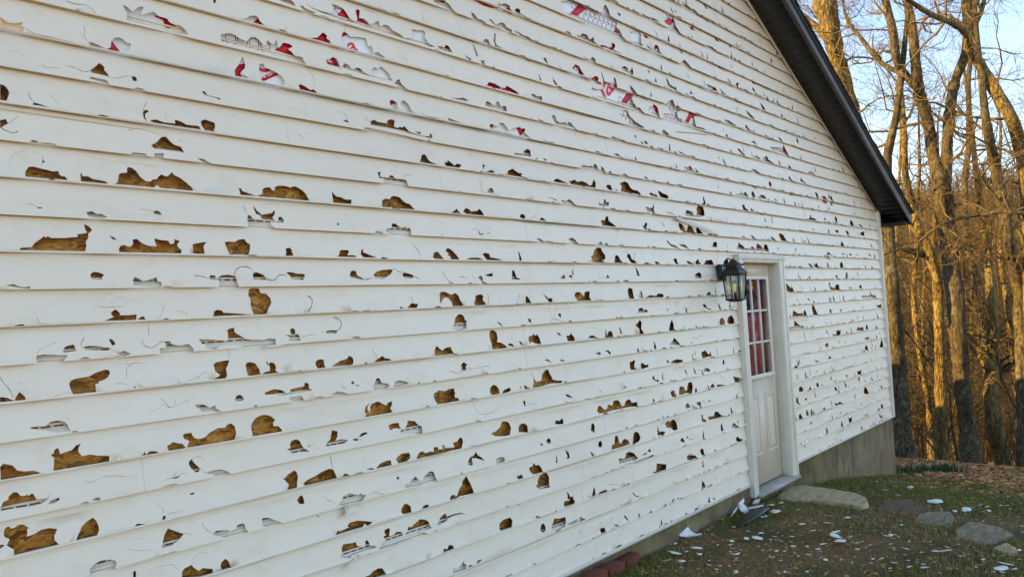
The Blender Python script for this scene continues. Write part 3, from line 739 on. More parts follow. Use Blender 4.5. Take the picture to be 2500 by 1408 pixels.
h 2425,60 2430,20 2465,-5 2525,0 2545,50 2600,55 2640,100 2650,140 2620,210 2600,255 2480,258 2450,180 2445,95 2430,85
h 610,620 630,575 660,560 720,548 735,590 745,610 630,625
h 820,570 880,562 950,565 1080,585 1050,608 830,600
h 1062,500 1080,492 1115,520 1125,545 1100,562 1080,540
c8 820,480 785,540 790,580 830,580
c6 1080,595 1120,625 1180,655
h 360,655 420,645 580,650 660,650 640,680 600,705 380,712 350,690
c5 545,530 420,575 370,610 352,650
h 1145,635 1210,610 1280,640 1200,655
h 1560,585 1620,585 1615,545 1600,520 1660,520 1680,550 1760,560 1840,545 1890,590 1880,605 1650,625 1565,625
c8 1600,518 1560,520 1530,560 1480,585 1410,565 1380,520 1410,485
c6 1455,360 1450,400 1455,480
h 1940,500 2050,500 2180,512 2225,512 2225,440 2215,410 2240,395 2285,385 2290,430 2340,460 2400,498 2500,505 2480,560 2330,560 2150,560 2100,585 2015,580 2020,560 1970,540
c5 1900,350 1905,450
c6 2225,590 2240,690
h 2080,745 2110,720 2180,708 2238,700 2220,760 2205,780 2218,840 2205,875 2150,878 2080,895 2140,855 2145,840 2100,810 2090,770
h 2395,750 2410,725 2440,718 2490,730 2530,790 2540,835 2420,852 2405,800
h 675,930 690,900 740,880 870,860 930,825 1030,793 1065,800 1075,830 1050,870 1010,895 965,910 965,928 932,930 938,1005 850,1020 720,1030 690,990
c5 1230,880 1235,780 1265,740 1330,722 1440,745
c5 1120,928 1180,925 1250,938
h 1305,945 1330,965 1310,972
h 1390,965 1415,945 1450,948 1460,962
c5 1740,935 1830,910 1890,880 1950,875 1950,830 2010,830 2035,805
h 2015,895 2035,882 2055,898
h 0,1058 60,1062 140,1083 155,1060 190,1008 245,1055 250,1072 340,1075 430,1052 500,1060 400,1078 260,1082 140,1090 0,1105
c8 0,860 30,920 100,990 135,1075
c5 180,915 230,930 240,945
c5 510,1060 580,1040 630,1010 720,1030
h 2295,1075 2310,1045 2340,1035 2365,1050 2385,1080 2360,1095 2300,1100
h 1912,1135 1980,1128 2010,1140 2040,1162 2110,1140 2100,1165 2140,1200 2070,1195 1970,1205 1960,1180 1915,1150
c6 1570,1065 1610,1110 1660,1170
c6 1570,1120 1640,1165 1700,1165 1715,1075
c5 1850,1095 1770,1110 1700,1155
c5 1580,1160 1500,1185 1455,1240
h 290,1355 360,1345 440,1345 500,1300 560,1290 625,1298 660,1330 680,1375 690,1390 560,1405 400,1375 310,1370
T 0 1056
h 1785,30 1800,10 1870,0 1875,20 1900,50 1950,60 2000,45 2030,15 2060,-10 2130,-48 2195,-50 2220,-80 2255,-93 2295,-65 2308,0 2290,60 2110,95 1830,145 1835,110 1850,85 1835,70 1800,60
h 0,335 30,302 80,312 120,320 170,370 230,378 330,372 400,375 432,395 330,405 160,418 155,432 40,450 5,445
h 495,220 525,200 530,170 562,148 582,185 585,208 640,190 700,170 740,125 790,107 765,150 765,185 800,230 880,212 960,225 1070,225 1065,260 1130,270 1060,282 920,300 835,310 840,320 700,345 520,370 525,300 528,245
h 1180,262 1205,243 1245,240 1215,258
h 1385,220 1415,185 1425,198 1460,180 1520,180 1555,200 1480,205
h 1635,125 1660,115 1690,90 1730,100 1760,140 1785,108 1815,140 1740,155 1650,168 1635,155
h 1840,300 1850,270 1870,258 1900,300 1955,350 1935,385 1900,380 1860,340
c6 1870,258 1905,230 1950,228 2000,270
c6 1955,350 1980,375 2000,395
h 2000,390 2080,365 2150,355 2210,370 2228,395 2080,425 2080,405
c5 830,450 835,495 900,485 1000,430 1120,418 1280,435 1325,408
c5 1595,470 1650,440 1690,445 1750,420
h 1680,440 1755,418 1740,440 1690,450
c5 1750,415 1800,380 1835,410
h 5,770 5,735 30,680 80,655 80,630 130,582 170,585 200,620 240,618 270,605 280,620 300,598 325,600 355,655 460,640 465,655 420,680 410,695 300,720 150,740 40,760
h 470,690 500,665 580,630 578,660 540,685 490,698
c5 495,570 465,640 480,665
h 895,660 940,632 980,635 955,665
h 740,1055 770,990 800,920 850,870 905,833 940,860 965,920 968,960 945,1000 900,1015
h 1310,910 1340,890 1420,890 1440,900 1370,908 1325,918
h 1440,895 1500,860 1580,850 1595,810 1620,815 1610,850 1560,855 1480,880
h 1640,838 1690,830 1680,842
c5 1540,700 1585,730 1600,790
c5 1620,815 1670,780 1780,768
h 1850,595 1880,583 1903,592 1880,604 1855,603
h 0,1100 50,1105 20,1130 0,1145
h 35,1000 40,960 60,930 92,922 100,942 140,935 180,905 220,900 285,935 265,945 268,1000 258,1022 330,1000 400,955 480,935 560,945 530,1020 535,1055 575,1095 640,1070 700,1072 620,1090 560,1100 300,1150 140,1198 135,1150 100,1130 65,1108 95,1045 50,1030
h 1580,1130 1590,1070 1605,1000 1640,937 1720,965 1795,990 1760,1030 1710,1080 1670,1110
c5 1795,990 1850,975 1890,1020
h 2080,990 2110,960 2150,955 2230,950 2240,965 2305,940 2320,900 2370,882 2395,900 2395,925 2400,970 2230,1012 2100,1002
c8 1975,890 2010,945 2075,988
h 865,1408 880,1340 920,1295 980,1258 1060,1248 1130,1255 1138,1290 1120,1325 1040,1355 880,1395
h 1300,1430 1298,1370 1315,1352 1328,1370 1325,1425
h 1778,1425 1775,1365 1800,1330 1870,1295 1890,1320 1940,1355 1980,1325 2078,1335 2078,1375 1980,1408
h 2152,1300 2165,1265 2200,1232 2230,1255 2255,1310 2230,1335 2170,1345
c4 1880,1300 1885,1220 1930,1175 2000,1165 2045,1180
c4 1240,1145 1310,1155 1400,1155 1480,1145 1535,1170
c5 1480,1340 1530,1310 1600,1305 1690,1283 1710,1320 1760,1350
T 625 704
c14 505,78 540,90 553,120 545,180 500,235
h 265,240 310,240 400,235 380,245
h 415,238 480,232 490,240
h 1090,208 1150,205 1225,207
h 1400,175 1420,180 1450,190 1475,182 1500,180 1510,150 1520,142 1560,150 1585,148 1570,190 1490,188 1405,195
c7 1505,80 1530,100 1525,140
h 1795,120 1790,50 1810,30 1850,35 1900,60 1920,55 1945,42 1975,70 1985,105 2000,125 2025,160 1980,165 1920,165 1900,120 1870,90 1845,85 1820,105 1805,150
h 2125,140 2140,110 2140,75 2160,60 2205,55 2218,80 2210,110 2240,140 2240,158 2140,158
c10 2260,50 2275,110 2260,155
h 2060,160 2120,160 2080,170
h 1940,330 1945,290 1970,255 2000,245 2030,265 2045,310 2060,310 2055,345 2055,385 1970,398 1930,395 1930,345
h 335,430 335,400 355,388 380,400 385,435 375,450 345,445
h 285,455 330,450 410,445 430,470 425,480 340,482
h 315,490 435,485 432,510 330,515
h 0,500 60,505 120,490 190,495 195,540 0,550
c6 440,480 510,452 590,448
c10 750,280 800,290 835,330 835,370 800,410
h 680,425 700,410 750,408 800,410 785,438 690,440
h 645,410 655,425 648,440
h 2350,315 2375,325 2395,345 2415,365 2390,358
h 1745,640 1745,590 1765,555 1790,580 1820,600 1850,575 1900,565 1915,600 1935,628 1850,635
h 2280,430 2290,405 2320,400 2350,425 2362,480 2355,515 2400,525 2440,550 2450,565 2340,578 2310,580 2300,530 2280,470
h 2460,545 2480,525 2510,540 2520,560
h 578,740 585,705 620,688 660,695 665,740 680,768 600,772
h 735,768 780,730 830,700 885,685 905,655 940,670 952,700 945,740 850,750
h 1150,705 1180,685 1215,670 1230,652 1260,678 1300,680 1320,695 1230,705 1165,715
c6 1130,590 1165,640 1180,680
h 95,710 110,712 120,740 140,720 180,730 195,770 190,805 225,815 210,822 130,825 55,838 80,815 130,805 135,770 125,750 105,740
h 290,810 370,800 450,790 510,785 450,798 360,808
h 2000,740 2025,712 2060,735 2045,760 2055,790 2000,800 2010,770
c8 1885,805 1920,800 1960,830 1985,815 2000,790
c6 2060,770 2100,785 2160,765 2290,745
c6 2155,700 2190,760
h 85,1015 120,1000 180,980 250,990 285,1010 280,1020 160,1030 90,1035
h 330,985 400,965 460,955 475,935 465,925 490,915 515,930 515,970 550,988 480,1005 290,1035 205,1045 340,1005
h 325,1060 450,1045 465,1075 410,1080 330,1085
h 735,1030 790,1000 830,1005 885,1020 800,1030
h 925,925 945,893 960,930
h 965,935 1010,940 990,950
c8 840,930 850,970 880,965
h 1140,940 1160,920 1170,880 1190,868 1210,880 1225,915 1290,925 1305,950 1230,970 1150,975
h 1345,935 1355,905 1400,890 1470,905 1485,920 1440,930 1350,950
h 1730,1040 1745,1010 1775,1000 1770,988 1850,992 1880,975 1935,965 1935,1000 1945,1010 1935,1040 1950,1065 1965,1052 1985,1085 1900,1095 1770,1118 1745,1080
c5 1990,1085 2055,1070 2060,1040 2045,1015
h 2280,1000 2285,960 2315,930 2345,940 2370,970 2380,1010 2300,1028
h 2395,1005 2420,980 2475,955 2490,985 2450,995
h 1065,1245 1075,1225 1060,1190 1070,1150 1095,1125 1118,1110 1090,1145 1090,1180 1115,1205 1112,1150 1130,1120 1195,1095 1225,1115 1275,1135 1285,1110 1330,1093 1325,1140 1310,1160 1335,1200 1250,1215 1120,1235
c5 2115,1085 2130,1150 2175,1215 2250,1215 2300,1210 2350,1160 2390,1150
h 1292,1330 1330,1310 1395,1302 1400,1335 1422,1365 1370,1355 1340,1360 1310,1380 1300,1350
h 1455,1360 1475,1320 1480,1278 1520,1285 1550,1285 1580,1320 1620,1340 1625,1395 1420,1408 1410,1380
h -50,1350 -40,1310 0,1260 60,1232 110,1232 150,1245 187,1280 165,1310 172,1340 220,1340 250,1370 260,1392 100,1420 -30,1440
h 2295,1408 2340,1430 2420,1430 2480,1420 2490,1350 2470,1300 2440,1285 2400,1290 2385,1340 2340,1385 2310,1395
T 1250 704
c8 72,50 50,100 55,145
h 130,130 130,80 145,70 165,95 190,135
h 295,45 330,70 355,95 380,85 395,105 390,130 360,125 340,100
h 610,70 615,40 640,28 670,35 700,70 710,30 750,22 760,30 755,75 775,105 735,112 640,112
h 1130,10 1140,-12 1175,-5 1185,50 1197,90 1150,92 1135,60
h 1250,20 1268,25 1280,80 1320,75 1345,58 1405,65 1430,42 1480,50 1480,80 1320,90 1270,88
h 1850,50 1870,65 1852,65
h 1895,60 1910,30 1942,32 1940,62
h 1220,225 1235,210 1240,185 1275,182 1285,210 1300,195 1330,212 1320,225 1230,230
h 1505,185 1525,195 1530,220
h 1705,190 1725,190 1715,202
h 1862,155 1880,142 1900,165 1905,185 1940,190 1930,205 1880,178
c8 425,175 420,240 395,285
c8 395,285 450,300 510,318
h 445,245 470,235 480,260 470,280
h 150,290 180,290 190,335 160,315
h 2115,160 2140,165 2200,180 2215,145 2225,185 2140,172
h 1200,350 1230,325 1245,298 1262,320 1262,390 1290,425 1245,428 1240,385
h 1530,395 1540,340 1558,295 1575,340 1582,395
h 2030,330 2035,290 2055,278 2078,305 2078,340 2040,345
h 2100,320 2110,275 2140,253 2165,280 2172,330 2120,340
h 1780,365 1800,355 1815,370
h 160,490 165,460 195,455 215,432 225,455 245,440 270,475 285,530 230,530 190,510 180,535
h 65,505 95,515 105,555 85,540
h 430,425 460,425 485,455 455,445
h 530,455 560,450 575,432 595,455 600,495 545,500
h 740,475 770,450 800,452 820,468 850,470 830,478
h 930,445 940,415 960,405 980,425 985,460 930,462
h 1545,525 1565,510 1580,470 1595,485 1630,520 1640,545 1540,545
c6 265,545 295,620 330,675
h 315,690 350,680 390,720 350,700
h 815,625 850,610 875,628 850,640
h 905,600 940,592 965,620 960,640 930,610
h 470,705 480,680 520,700
c6 1760,465 1800,490 1840,440 1870,470
h 1740,505 1765,530 1750,525
h 1150,755 1150,710 1180,700 1190,685 1205,700 1195,730 1200,765 1225,782 1160,785
h 1255,745 1265,712 1290,725 1305,740 1330,728 1335,755 1265,768
h 1545,720 1580,690 1620,680 1650,688 1665,682 1668,705 1600,715
h 1765,688 1795,675 1800,685
h 1850,650 1850,615 1885,595 1905,620 1925,640 1935,605 1950,650 1900,660 1865,670
c12 1990,560 2005,620 2015,645
h 2205,605 2220,590 2265,610 2215,615
h 2055,720 2060,675 2078,710 2068,745
h 1685,790 1695,780 1700,820 1720,850
h 1770,745 1775,790 1805,830 1780,810
h 1820,765 1840,800 1825,790
h 1870,795 1890,765 1930,775 1935,805 1880,800
h 1365,860 1385,838 1395,880 1435,880 1430,905 1385,885
h 205,845 220,880 235,900 285,890 290,830 320,790 350,780 365,820 385,850 395,880 450,890 490,890 480,905 380,915 270,940 200,950 210,900
h 115,940 130,935 150,955 178,955 165,975 125,970
c8 195,795 190,830 205,850
h 510,895 535,890 520,905
h 78,945 90,940 85,970
h 515,1020 550,1025 600,1060 540,1050
h 840,975 860,985 880,1010
h 1090,940 1110,945 1112,970
h 1545,1005 1560,985 1585,985 1590,1020 1608,1022 1600,1045 1560,1045
h 1630,1030 1630,965 1640,945 1675,950 1690,985 1705,985 1710,940 1720,905 1755,905 1765,950 1755,1005 1700,1010 1660,1025
h 1930,955 1960,915 1980,945 1975,955
h 1995,930 2010,948 2060,930 2085,930 2010,950
c7 2030,845 2060,850 2070,930
h 2160,850 2170,890 2200,905 2245,870 2290,840 2265,885 2180,908
h 830,1180 840,1140 860,1132 890,1160 915,1175 930,1150 935,1120 980,1130 990,1085 1030,1078 1050,1095 1070,1135 1090,1135 1115,1080 1150,1070 1170,1105 1220,1095 1225,1130 1140,1145 1000,1175 850,1210
h 1370,1085 1382,1055 1392,1090
h 1690,1135 1715,1105 1745,1150 1700,1160
h 1770,1130 1790,1170 1775,1160
h 1805,1100 1840,1095 1845,1145 1800,1120
h 1910,1075 1945,1095 1925,1095
c7 1850,1085 1880,1095 1900,1115
c8 105,1050 105,1085
h 105,1090 130,1085 132,1140 115,1130
c6 130,1140 160,1120 205,1105 240,1130
h 420,1300 425,1275 450,1275 465,1282 480,1258 500,1265 503,1300 430,1315
h 65,1390 65,1340 85,1310 120,1305 150,1325 157,1385
h 1848,1220 1865,1225 1865,1260 1900,1275 1890,1290 1855,1285
h 1915,1215 1925,1240 1970,1235 1980,1195 2005,1190 2030,1215 2055,1235 2060,1210 2062,1240 1920,1275
c8 2125,1145 2150,1190 2190,1200
h 1495,1310 1520,1275 1545,1290 1560,1270 1590,1270 1610,1310 1620,1365 1580,1375 1555,1350 1510,1345
h 768,1400 775,1310 790,1302 808,1325 808,1395 770,1378
h 2145,1330 2165,1300 2200,1330 2210,1350 2150,1355
h 2280,1245 2300,1240 2310,1285 2265,1305
T 1875 704
h 180,80 190,75 185,110
h 280,85 300,130 290,125
h 380,95 400,95 415,125
h 600,95 620,95 615,110
h 910,80 925,65 940,80 950,62 970,80 985,60 1000,75 990,10 1010,60 1045,75 1050,90 920,92
h 235,270 245,210 270,225 290,240 340,235 340,265
h 345,220 360,205 375,240 372,262 345,262
h 425,190 430,150 450,170 470,220 485,250 440,250
h 598,205 610,195 625,230 610,235
h 700,205 715,200 718,230
h 915,165 925,170 930,205
h 1060,165 1095,160 1100,145 1112,185 1065,185
h 255,355 258,305 290,340 315,360 350,365 355,385 200,405 200,375 260,365
h 555,325 580,335 565,338
h 605,315 630,340 612,332
h 815,295 840,310 825,315
h 868,275 878,275 878,298
h 585,440 590,430 600,465
h 620,435 640,460 665,450 665,405 690,415 710,400 705,445 660,450
h 755,420 768,415 775,438
h 860,410 880,370 890,385 930,375 935,410
h 955,355 965,350 968,405 955,400
h 1055,365 1070,388 1058,385
c8 425,400 428,450 430,490
c6 300,470 300,505
h 205,500 215,500 215,530 206,530
h 555,550 580,525 590,550 575,580
h 495,565 510,570 525,590
h 750,515 765,530 752,530
h 945,480 985,475 985,500 940,505
h 945,585 958,545 975,580 982,608 950,600
h 1090,575 1105,500 1120,530 1128,575
h 1048,555 1055,565 1050,590
h 448,655 460,695 505,712 465,715
h 585,685 600,655 620,680
h 230,775 255,765 270,740 295,768
h 465,790 480,815 468,812
h 645,775 650,800 640,800
h 868,805 890,810 912,790 905,840 875,840
h 840,830 850,830 850,855
h 755,845 770,840 778,880
h 610,860 620,860 625,895 655,915 615,890
h 470,930 480,908 498,935 495,960 475,955
h 302,1005 302,965 320,950 340,965 345,1000
h 395,985 410,952 425,980
h 515,920 540,950 525,945
h 645,960 665,960 680,1000 655,1000
h 685,955 695,955 695,985
h 780,940 790,950 795,980
h 880,870 900,870 890,925
h 1080,945 1090,960 1105,990
h 1120,855 1130,855 1140,870
h 935,1015 938,975 950,960 970,990 985,1028 950,1035
h 272,1100 275,1060 290,1065 295,1105 320,1135 285,1120
h 350,1080 380,1062 378,1090
h 850,1030 858,1035 865,1070
h 1010,1075 1025,1085 1015,1092
h 648,1115 680,1120 690,1105 715,1110 720,1125 655,1142
h 370,1195 378,1175 395,1210 395,1245 372,1230
h 300,1240 312,1215 325,1230 322,1280 300,1275
h 265,1215 275,1260 290,1285 270,1280
h 420,1170 435,1195 455,1210 440,1220
h 530,1185 550,1155 560,1180
h 615,1145 625,1140 628,1150
h 1100,1145 1112,1120 1125,1170 1105,1180
h 1070,1175 1095,1180 1080,1200
h 835,1150 842,1155 850,1180
h 700,1205 718,1205 708,1225
h 405,1320 430,1290 425,1325
h 710,1340 718,1285 735,1345
h 780,1260 800,1270 815,1250 820,1290 800,1320
h 1050,1270 1060,1275 1065,1300
h 1105,1250 1115,1235 1125,1285
h 720,1380 730,1375 728,1400
T 1875 1056
h 350,70 355,68 360,100
h 378,60 384,58 390,95
h 410,45 416,45 425,80
h 315,95 322,95 330,120
h 345,120 360,122 360,145
T 625 1056
h 300,150 335,148 330,110 345,75 390,58 425,75 440,110 465,145 525,175 490,180 420,183 345,198 330,175
h 505,118 525,118 515,138
c5 520,125 590,100
h 740,-30 795,-20 795,30 775,72 830,58 900,62 870,95 690,128 680,105 725,60
h 950,50 1000,50 990,75 950,65
h 1000,40 1030,0 1080,-15 1090,0 1040,25
c10 1000,50 1055,70
h 262,440 285,435 300,410 370,362 395,380 408,420 400,480 385,525 400,535 300,550 320,500 295,480
h 460,490 500,455 570,420 640,375 710,345 750,350 770,390 790,432 700,460 560,490 480,505
h 835,420 870,388 900,395 915,412
c8 720,215 730,270 750,345
h 1365,250 1380,225 1420,195 1490,183 1508,215 1500,245 1470,275 1390,288
h 1165,335 1210,290 1280,262 1315,262 1322,295 1312,312 1240,325
h 1070,350 1120,335 1165,332 1130,350
h 1565,245 1575,210 1600,178 1630,172 1655,190 1700,172 1735,178 1735,130 1775,130 1780,155 1830,145 1810,112 1840,115 1840,138 1940,132 1925,100 1930,82 1960,80 1990,35 2015,45 2022,85 2005,140 1900,165 1740,200 1600,240
h 400,655 420,620 440,605 460,620 475,685 430,695
c5 330,665 400,645
h 840,650 850,610 910,585 1000,600 1030,580 1035,600 1070,595 1065,615 1030,650 820,700 810,685
c5 655,605 690,645 780,680 800,700
c6 1070,620 1130,580 1190,572 1240,600
h 60,850 65,830 130,828 180,850 240,880 130,905 70,910
h 1370,430 1390,412 1398,445 1375,445
h 1455,495 1505,485 1520,450 1555,415 1590,455 1625,455 1650,400 1700,365 1730,370 1745,410 1765,450 1640,480 1460,525
h 2090,225 2120,215 2145,172 2160,205 2200,230 2230,260 2190,250 2140,235 2120,240 2105,235 2115,290 2110,310 2065,300 2075,250
h 2340,245 2380,225 2425,230 2428,260 2390,275 2385,290 2345,290
h 1990,525 2010,500 2015,460 2050,408 2090,480 2125,560 2125,575 1960,615
h 1893,635 1905,600 1940,592 1945,612 2000,600 1960,625 1900,645
h 1418,760 1420,730 1445,690 1475,683 1510,710 1520,765 1460,785 1425,780
h 1615,725 1640,700 1690,688 1680,712 1620,735
h 780,990 795,945 815,955 860,940 915,940 910,915 890,905 920,870 990,852 1060,855 1140,865 1090,895 1060,880 1040,910 1035,925 940,945 850,980
h 1240,1005 1270,995 1250,970 1255,940 1305,920 1305,965 1300,1005 1350,985 1370,960 1410,958 1435,975 1430,990 1440,1000 1350,1035 1270,1055 1260,1030
h 1480,955 1485,912 1520,910 1560,870 1600,835 1650,838 1685,860 1700,905 1720,920 1600,960 1450,1000 1450,990
h 1780,865 1800,820 1835,785 1855,780 1860,810 1930,785 2000,770 2060,790 2000,782 1930,800 1870,830 1865,850 1830,870 1775,895
h 840,1180 835,1120 850,1085 940,1070 975,1060 985,1100 1050,1105 1070,1090 1065,1050 1085,1042 1105,1070 1105,1095 1150,1095 1180,1115 1080,1140 940,1190 920,1220 820,1215
h 1220,1100 1240,1060 1440,1000 1600,960 1650,965 1660,1010 1560,1015 1380,1065 1380,1085 1200,1130
h 255,1170 300,1150 350,1140 290,1160
h 1668,1225 1690,1205 1720,1198 1742,1210
h 1828,1160 1830,1120 1865,1130 1885,1085 1925,1095 1932,1130 1850,1165
h 2378,935 2375,880 2410,840 2480,815 2505,850 2495,910 2430,935 2400,945
h 2005,1280 2030,1235 2025,1265 2055,1285 2050,1320 1925,1365 1925,1315 1960,1325
h 2075,1290 2110,1280 2105,1300 2070,1305
h 2150,1270 2160,1240 2210,1225 2180,1260
h 1055,1408 1110,1385 1140,1350 1190,1318 1235,1320 1258,1360 1250,1395 1200,1408
T 1250 1056
h 335,80 340,50 360,40 378,60 375,95 345,90
h 270,95 290,90 305,105 290,118
c6 868,0 875,35 872,60
h 838,100 845,75 870,65 880,100 875,130 845,125
h 970,150 975,110 1000,95 1005,20 1030,15 1045,80 1065,95 1080,60 1100,45 1140,65 1150,100 1050,130 985,148
h 1180,90 1185,0 1200,-22 1235,-15 1255,35 1240,72 1195,88
h 1420,10 1425,-8 1460,-28 1500,-18 1480,2
h 765,170 780,180 800,212 775,210
c5 765,135 770,150 765,170
h 1040,265 1045,235 1090,245 1110,215 1110,185 1140,173 1185,185 1215,220 1230,240 1190,255 1050,290
h 1255,215 1310,180 1318,195 1270,210
h 1322,165 1340,145 1355,160 1345,180
h 1060,310 1200,270 1380,200 1380,215 1200,285
h 1640,75 1650,45 1665,38 1685,70 1680,85
h 1700,30 1715,20 1720,50
c7 1715,45 1750,60 1785,40
h 1710,250 1705,215 1730,208 1790,210 1805,232 1740,258
h 1832,165 1850,140 1865,150 1880,205 1850,208
c6 1830,80 1828,110 1835,140
h 2185,60 2185,40 2200,28 2215,40 2230,55 2250,48 2245,70 2200,82
h 165,325 200,315 205,280 230,305 260,300 285,330 300,360 240,380 195,388 170,360
c6 175,275 190,315
h 45,410 75,405 90,392 108,415 105,428 60,435
h 228,490 250,495 250,450 270,405 310,380 340,380 360,420 362,495 370,520 260,540 240,515
h 1375,370 1405,365 1410,290 1440,290 1508,298 1500,340 1420,370 1378,382
h 780,605 790,560 800,512 815,560 815,600
h 748,615 750,598 770,610
h 830,590 860,565 920,540 925,560 870,575
h 505,690 515,655 560,650 575,615 600,610 600,640 615,650 610,675 540,700 508,705
h 1175,570 1190,575 1205,600 1250,610 1220,615 1190,600
h 225,815 240,795 265,808
h 275,950 280,890 300,870 325,900 328,945 300,965
h 385,910 400,860 410,825 460,825 520,810 525,870 520,905 480,925 440,955 395,940
h 535,880 640,830 640,860 560,890
h 650,850 665,810 720,835 660,860
h 855,930 880,915 905,920 912,955 870,970
h 1090,800 1105,795 1145,855 1110,830
h 960,825 970,805 968,825
h 970,930 985,910 990,925
h 1000,905 1015,885 1040,900
c5 835,935 840,885 880,862
c5 965,820 965,870 1000,885 1040,885
h 1480,700 1500,680 1510,690
h 1560,660 1580,625 1582,645 1570,665
h 1612,625 1635,628 1618,638
h 1955,600 1965,625 1990,640 1970,650
h 2215,370 2225,385 2240,380
c6 1970,405 1995,420 2015,475
c5 685,290 700,340 685,410 735,430
c6 1175,365 1185,440 1195,458
c5 925,495 1000,490 1060,500"""
polys = []
cur = (0, 0)
def to_wall(tx, ty):
    px, py = undistort(cur[0]+tx/4, cur[1]+ty/4)
    p = onY(px, py, 0.004); p = onY(px, py, yface(p[2])); return (p[0], p[2])
for ln in HOLES.strip().splitlines():
    q = ln.split()
    if q[0] == 'T': cur = (float(q[1]), float(q[2])); continue
    pts = [tuple(map(float, a.split(','))) for a in q[1:]]
    if q[0] == 'h':
        polys.append(('h', [to_wall(*p) for p in pts]))
    else:
        W = [to_wall(*p) for p in pts]
        wid = float(q[0][1:] or 6)*.25
        mid = pts[len(pts)//2]
        a, b = to_wall(mid[0], mid[1]), to_wall(mid[0], mid[1]+4)
        wm = abs(a[1]-b[1])*wid*.62
        P = np.array(W)
        # resample smooth
        if len(P) > 2:
            t = np.concatenate([[0], np.cumsum(np.hypot(*np.diff(P, axis=0).T))]); tt = np.linspace(0, t[-1], max(len(P)*2, 5))
            P = np.stack([np.interp(tt, t, P[:, 0]), np.interp(tt, t, P[:, 1])], -1)
            P[1:-1] = .25*P[:-2]+.5*P[1:-1]+.25*P[2:]
        tg = np.gradient(P, axis=0); tg /= np.linalg.norm(tg, axis=1)[:, None]+1e-9; nn = np.stack([-tg[:, 1], tg[:, 0]], -1)
        s = np.linspace(0, 1, len(P)); h = wm*.5*np.clip(1.6*np.sin(np.pi*np.clip(s*.85+.12, 0, 1))**.7, .18, 1)
        h *= 1+.4*nrg.uniform(-1, 1, len(P))
        polys.append(('c', [tuple(x) for x in P+nn*h[:, None]]+[tuple(x) for x in (P-nn*h[:, None])[::-1]]))
def area(p):
    return .5*sum(p[i][0]*p[i-1][1]-p[i-1][0]*p[i][1] for i in range(len(p)))
def crosses(a, b, c, d):
    def o(p, q, r): return (q[0]-p[0])*(r[1]-p[1])-(q[1]-p[1])*(r[0]-p[0])
    return o(a, b, c)*o(a, b, d) < 0 and o(c, d, a)*o(c, d, b) < 0
BAD = []
def sound(Q):
    """True when the triangulator agrees with the outline's own area"""
    xs = [q[0] for q in Q]; zs = [q[1] for q in Q]; a, b, c, d = min(xs)-.1, max(xs)+.1, min(zs)-.1, max(zs)+.1
    pv = [Vector((a, c)), Vector((b, c)), Vector((b, d)), Vector((a, d))]+[Vector(q) for q in Q]
    r = delaunay_2d_cdt(pv, [], [[0, 1, 2, 3], list(range(4, len(pv)))], 0, 1e-6)
    A = sum(abs(area([r[0][i] for i in f])) for f, src in zip(r[2], r[5]) if 1 in src)
    return A < 1.15*abs(area(Q))+1e-6
def simple(Q):
    """remove self crossings by reversing the stretch between two crossing edges (2-opt)"""
    Q = [q for i, q in enumerate(Q) if abs(q[0]-Q[i-1][0])+abs(q[1]-Q[i-1][1]) > 2e-5]
    if len(Q) < 3: return None
    for it in range(60):
        n = len(Q); hit = False
        for i in range(n):
            for j in range(i+2, n):
                if i == 0 and j == n-1: continue
                if crosses(Q[i], Q[i+1], Q[j], Q[(j+1) % n]):
                    Q[i+1:j+1] = Q[i+1:j+1][::-1]; hit = True; break
            if hit: break
        if not hit: return Q if abs(area(Q)) > 2e-8 else None
    return None
DOOR = (6.16, 7.165, -1.95, .222)
courses = {n: [] for n in range(N0, 31)}
foam_holes = []
for kind, p in polys:
    A = abs(area(p))+1e-9
    zs = [q[1] for q in p]; zlo, zhi = min(zs), max(zs)
    zc = sum(zs)/len(zs); n = math.floor(zc/S)
    if kind == 'h' and n > 6: foam_holes.append((sum(q[0] for q in p)/len(p), zc, A))
    for k in range(math.floor(zlo/S), math.floor(zhi/S)+1):
        if k not in courses: continue
        ov = min(zhi, (k+1)*S)-max(zlo, k*S)
        if k != n and ov < .30*S: continue
        if kind == 'c' and k != n and ov < .2*S: continue
        Q = []
        for (x, z) in p:
            through = kind == 'h' and k != n and zlo < k*S-.25*S     # the tear runs on across this lap line
            lo = k*S + (.0032 if k % 2 and not through else -.004)
            if kind == 'h':
                if z < k*S+.011 and k % 2: z = lo + rng.uniform(0, .0012)
                elif z < k*S+(.011 if through else .004): z = lo
            else: z = max(z, k*S-.001)
            Q.append((x, min(z, (k+1)*S-.0015)))
        courses[k].append(('x' if through else kind, Q))
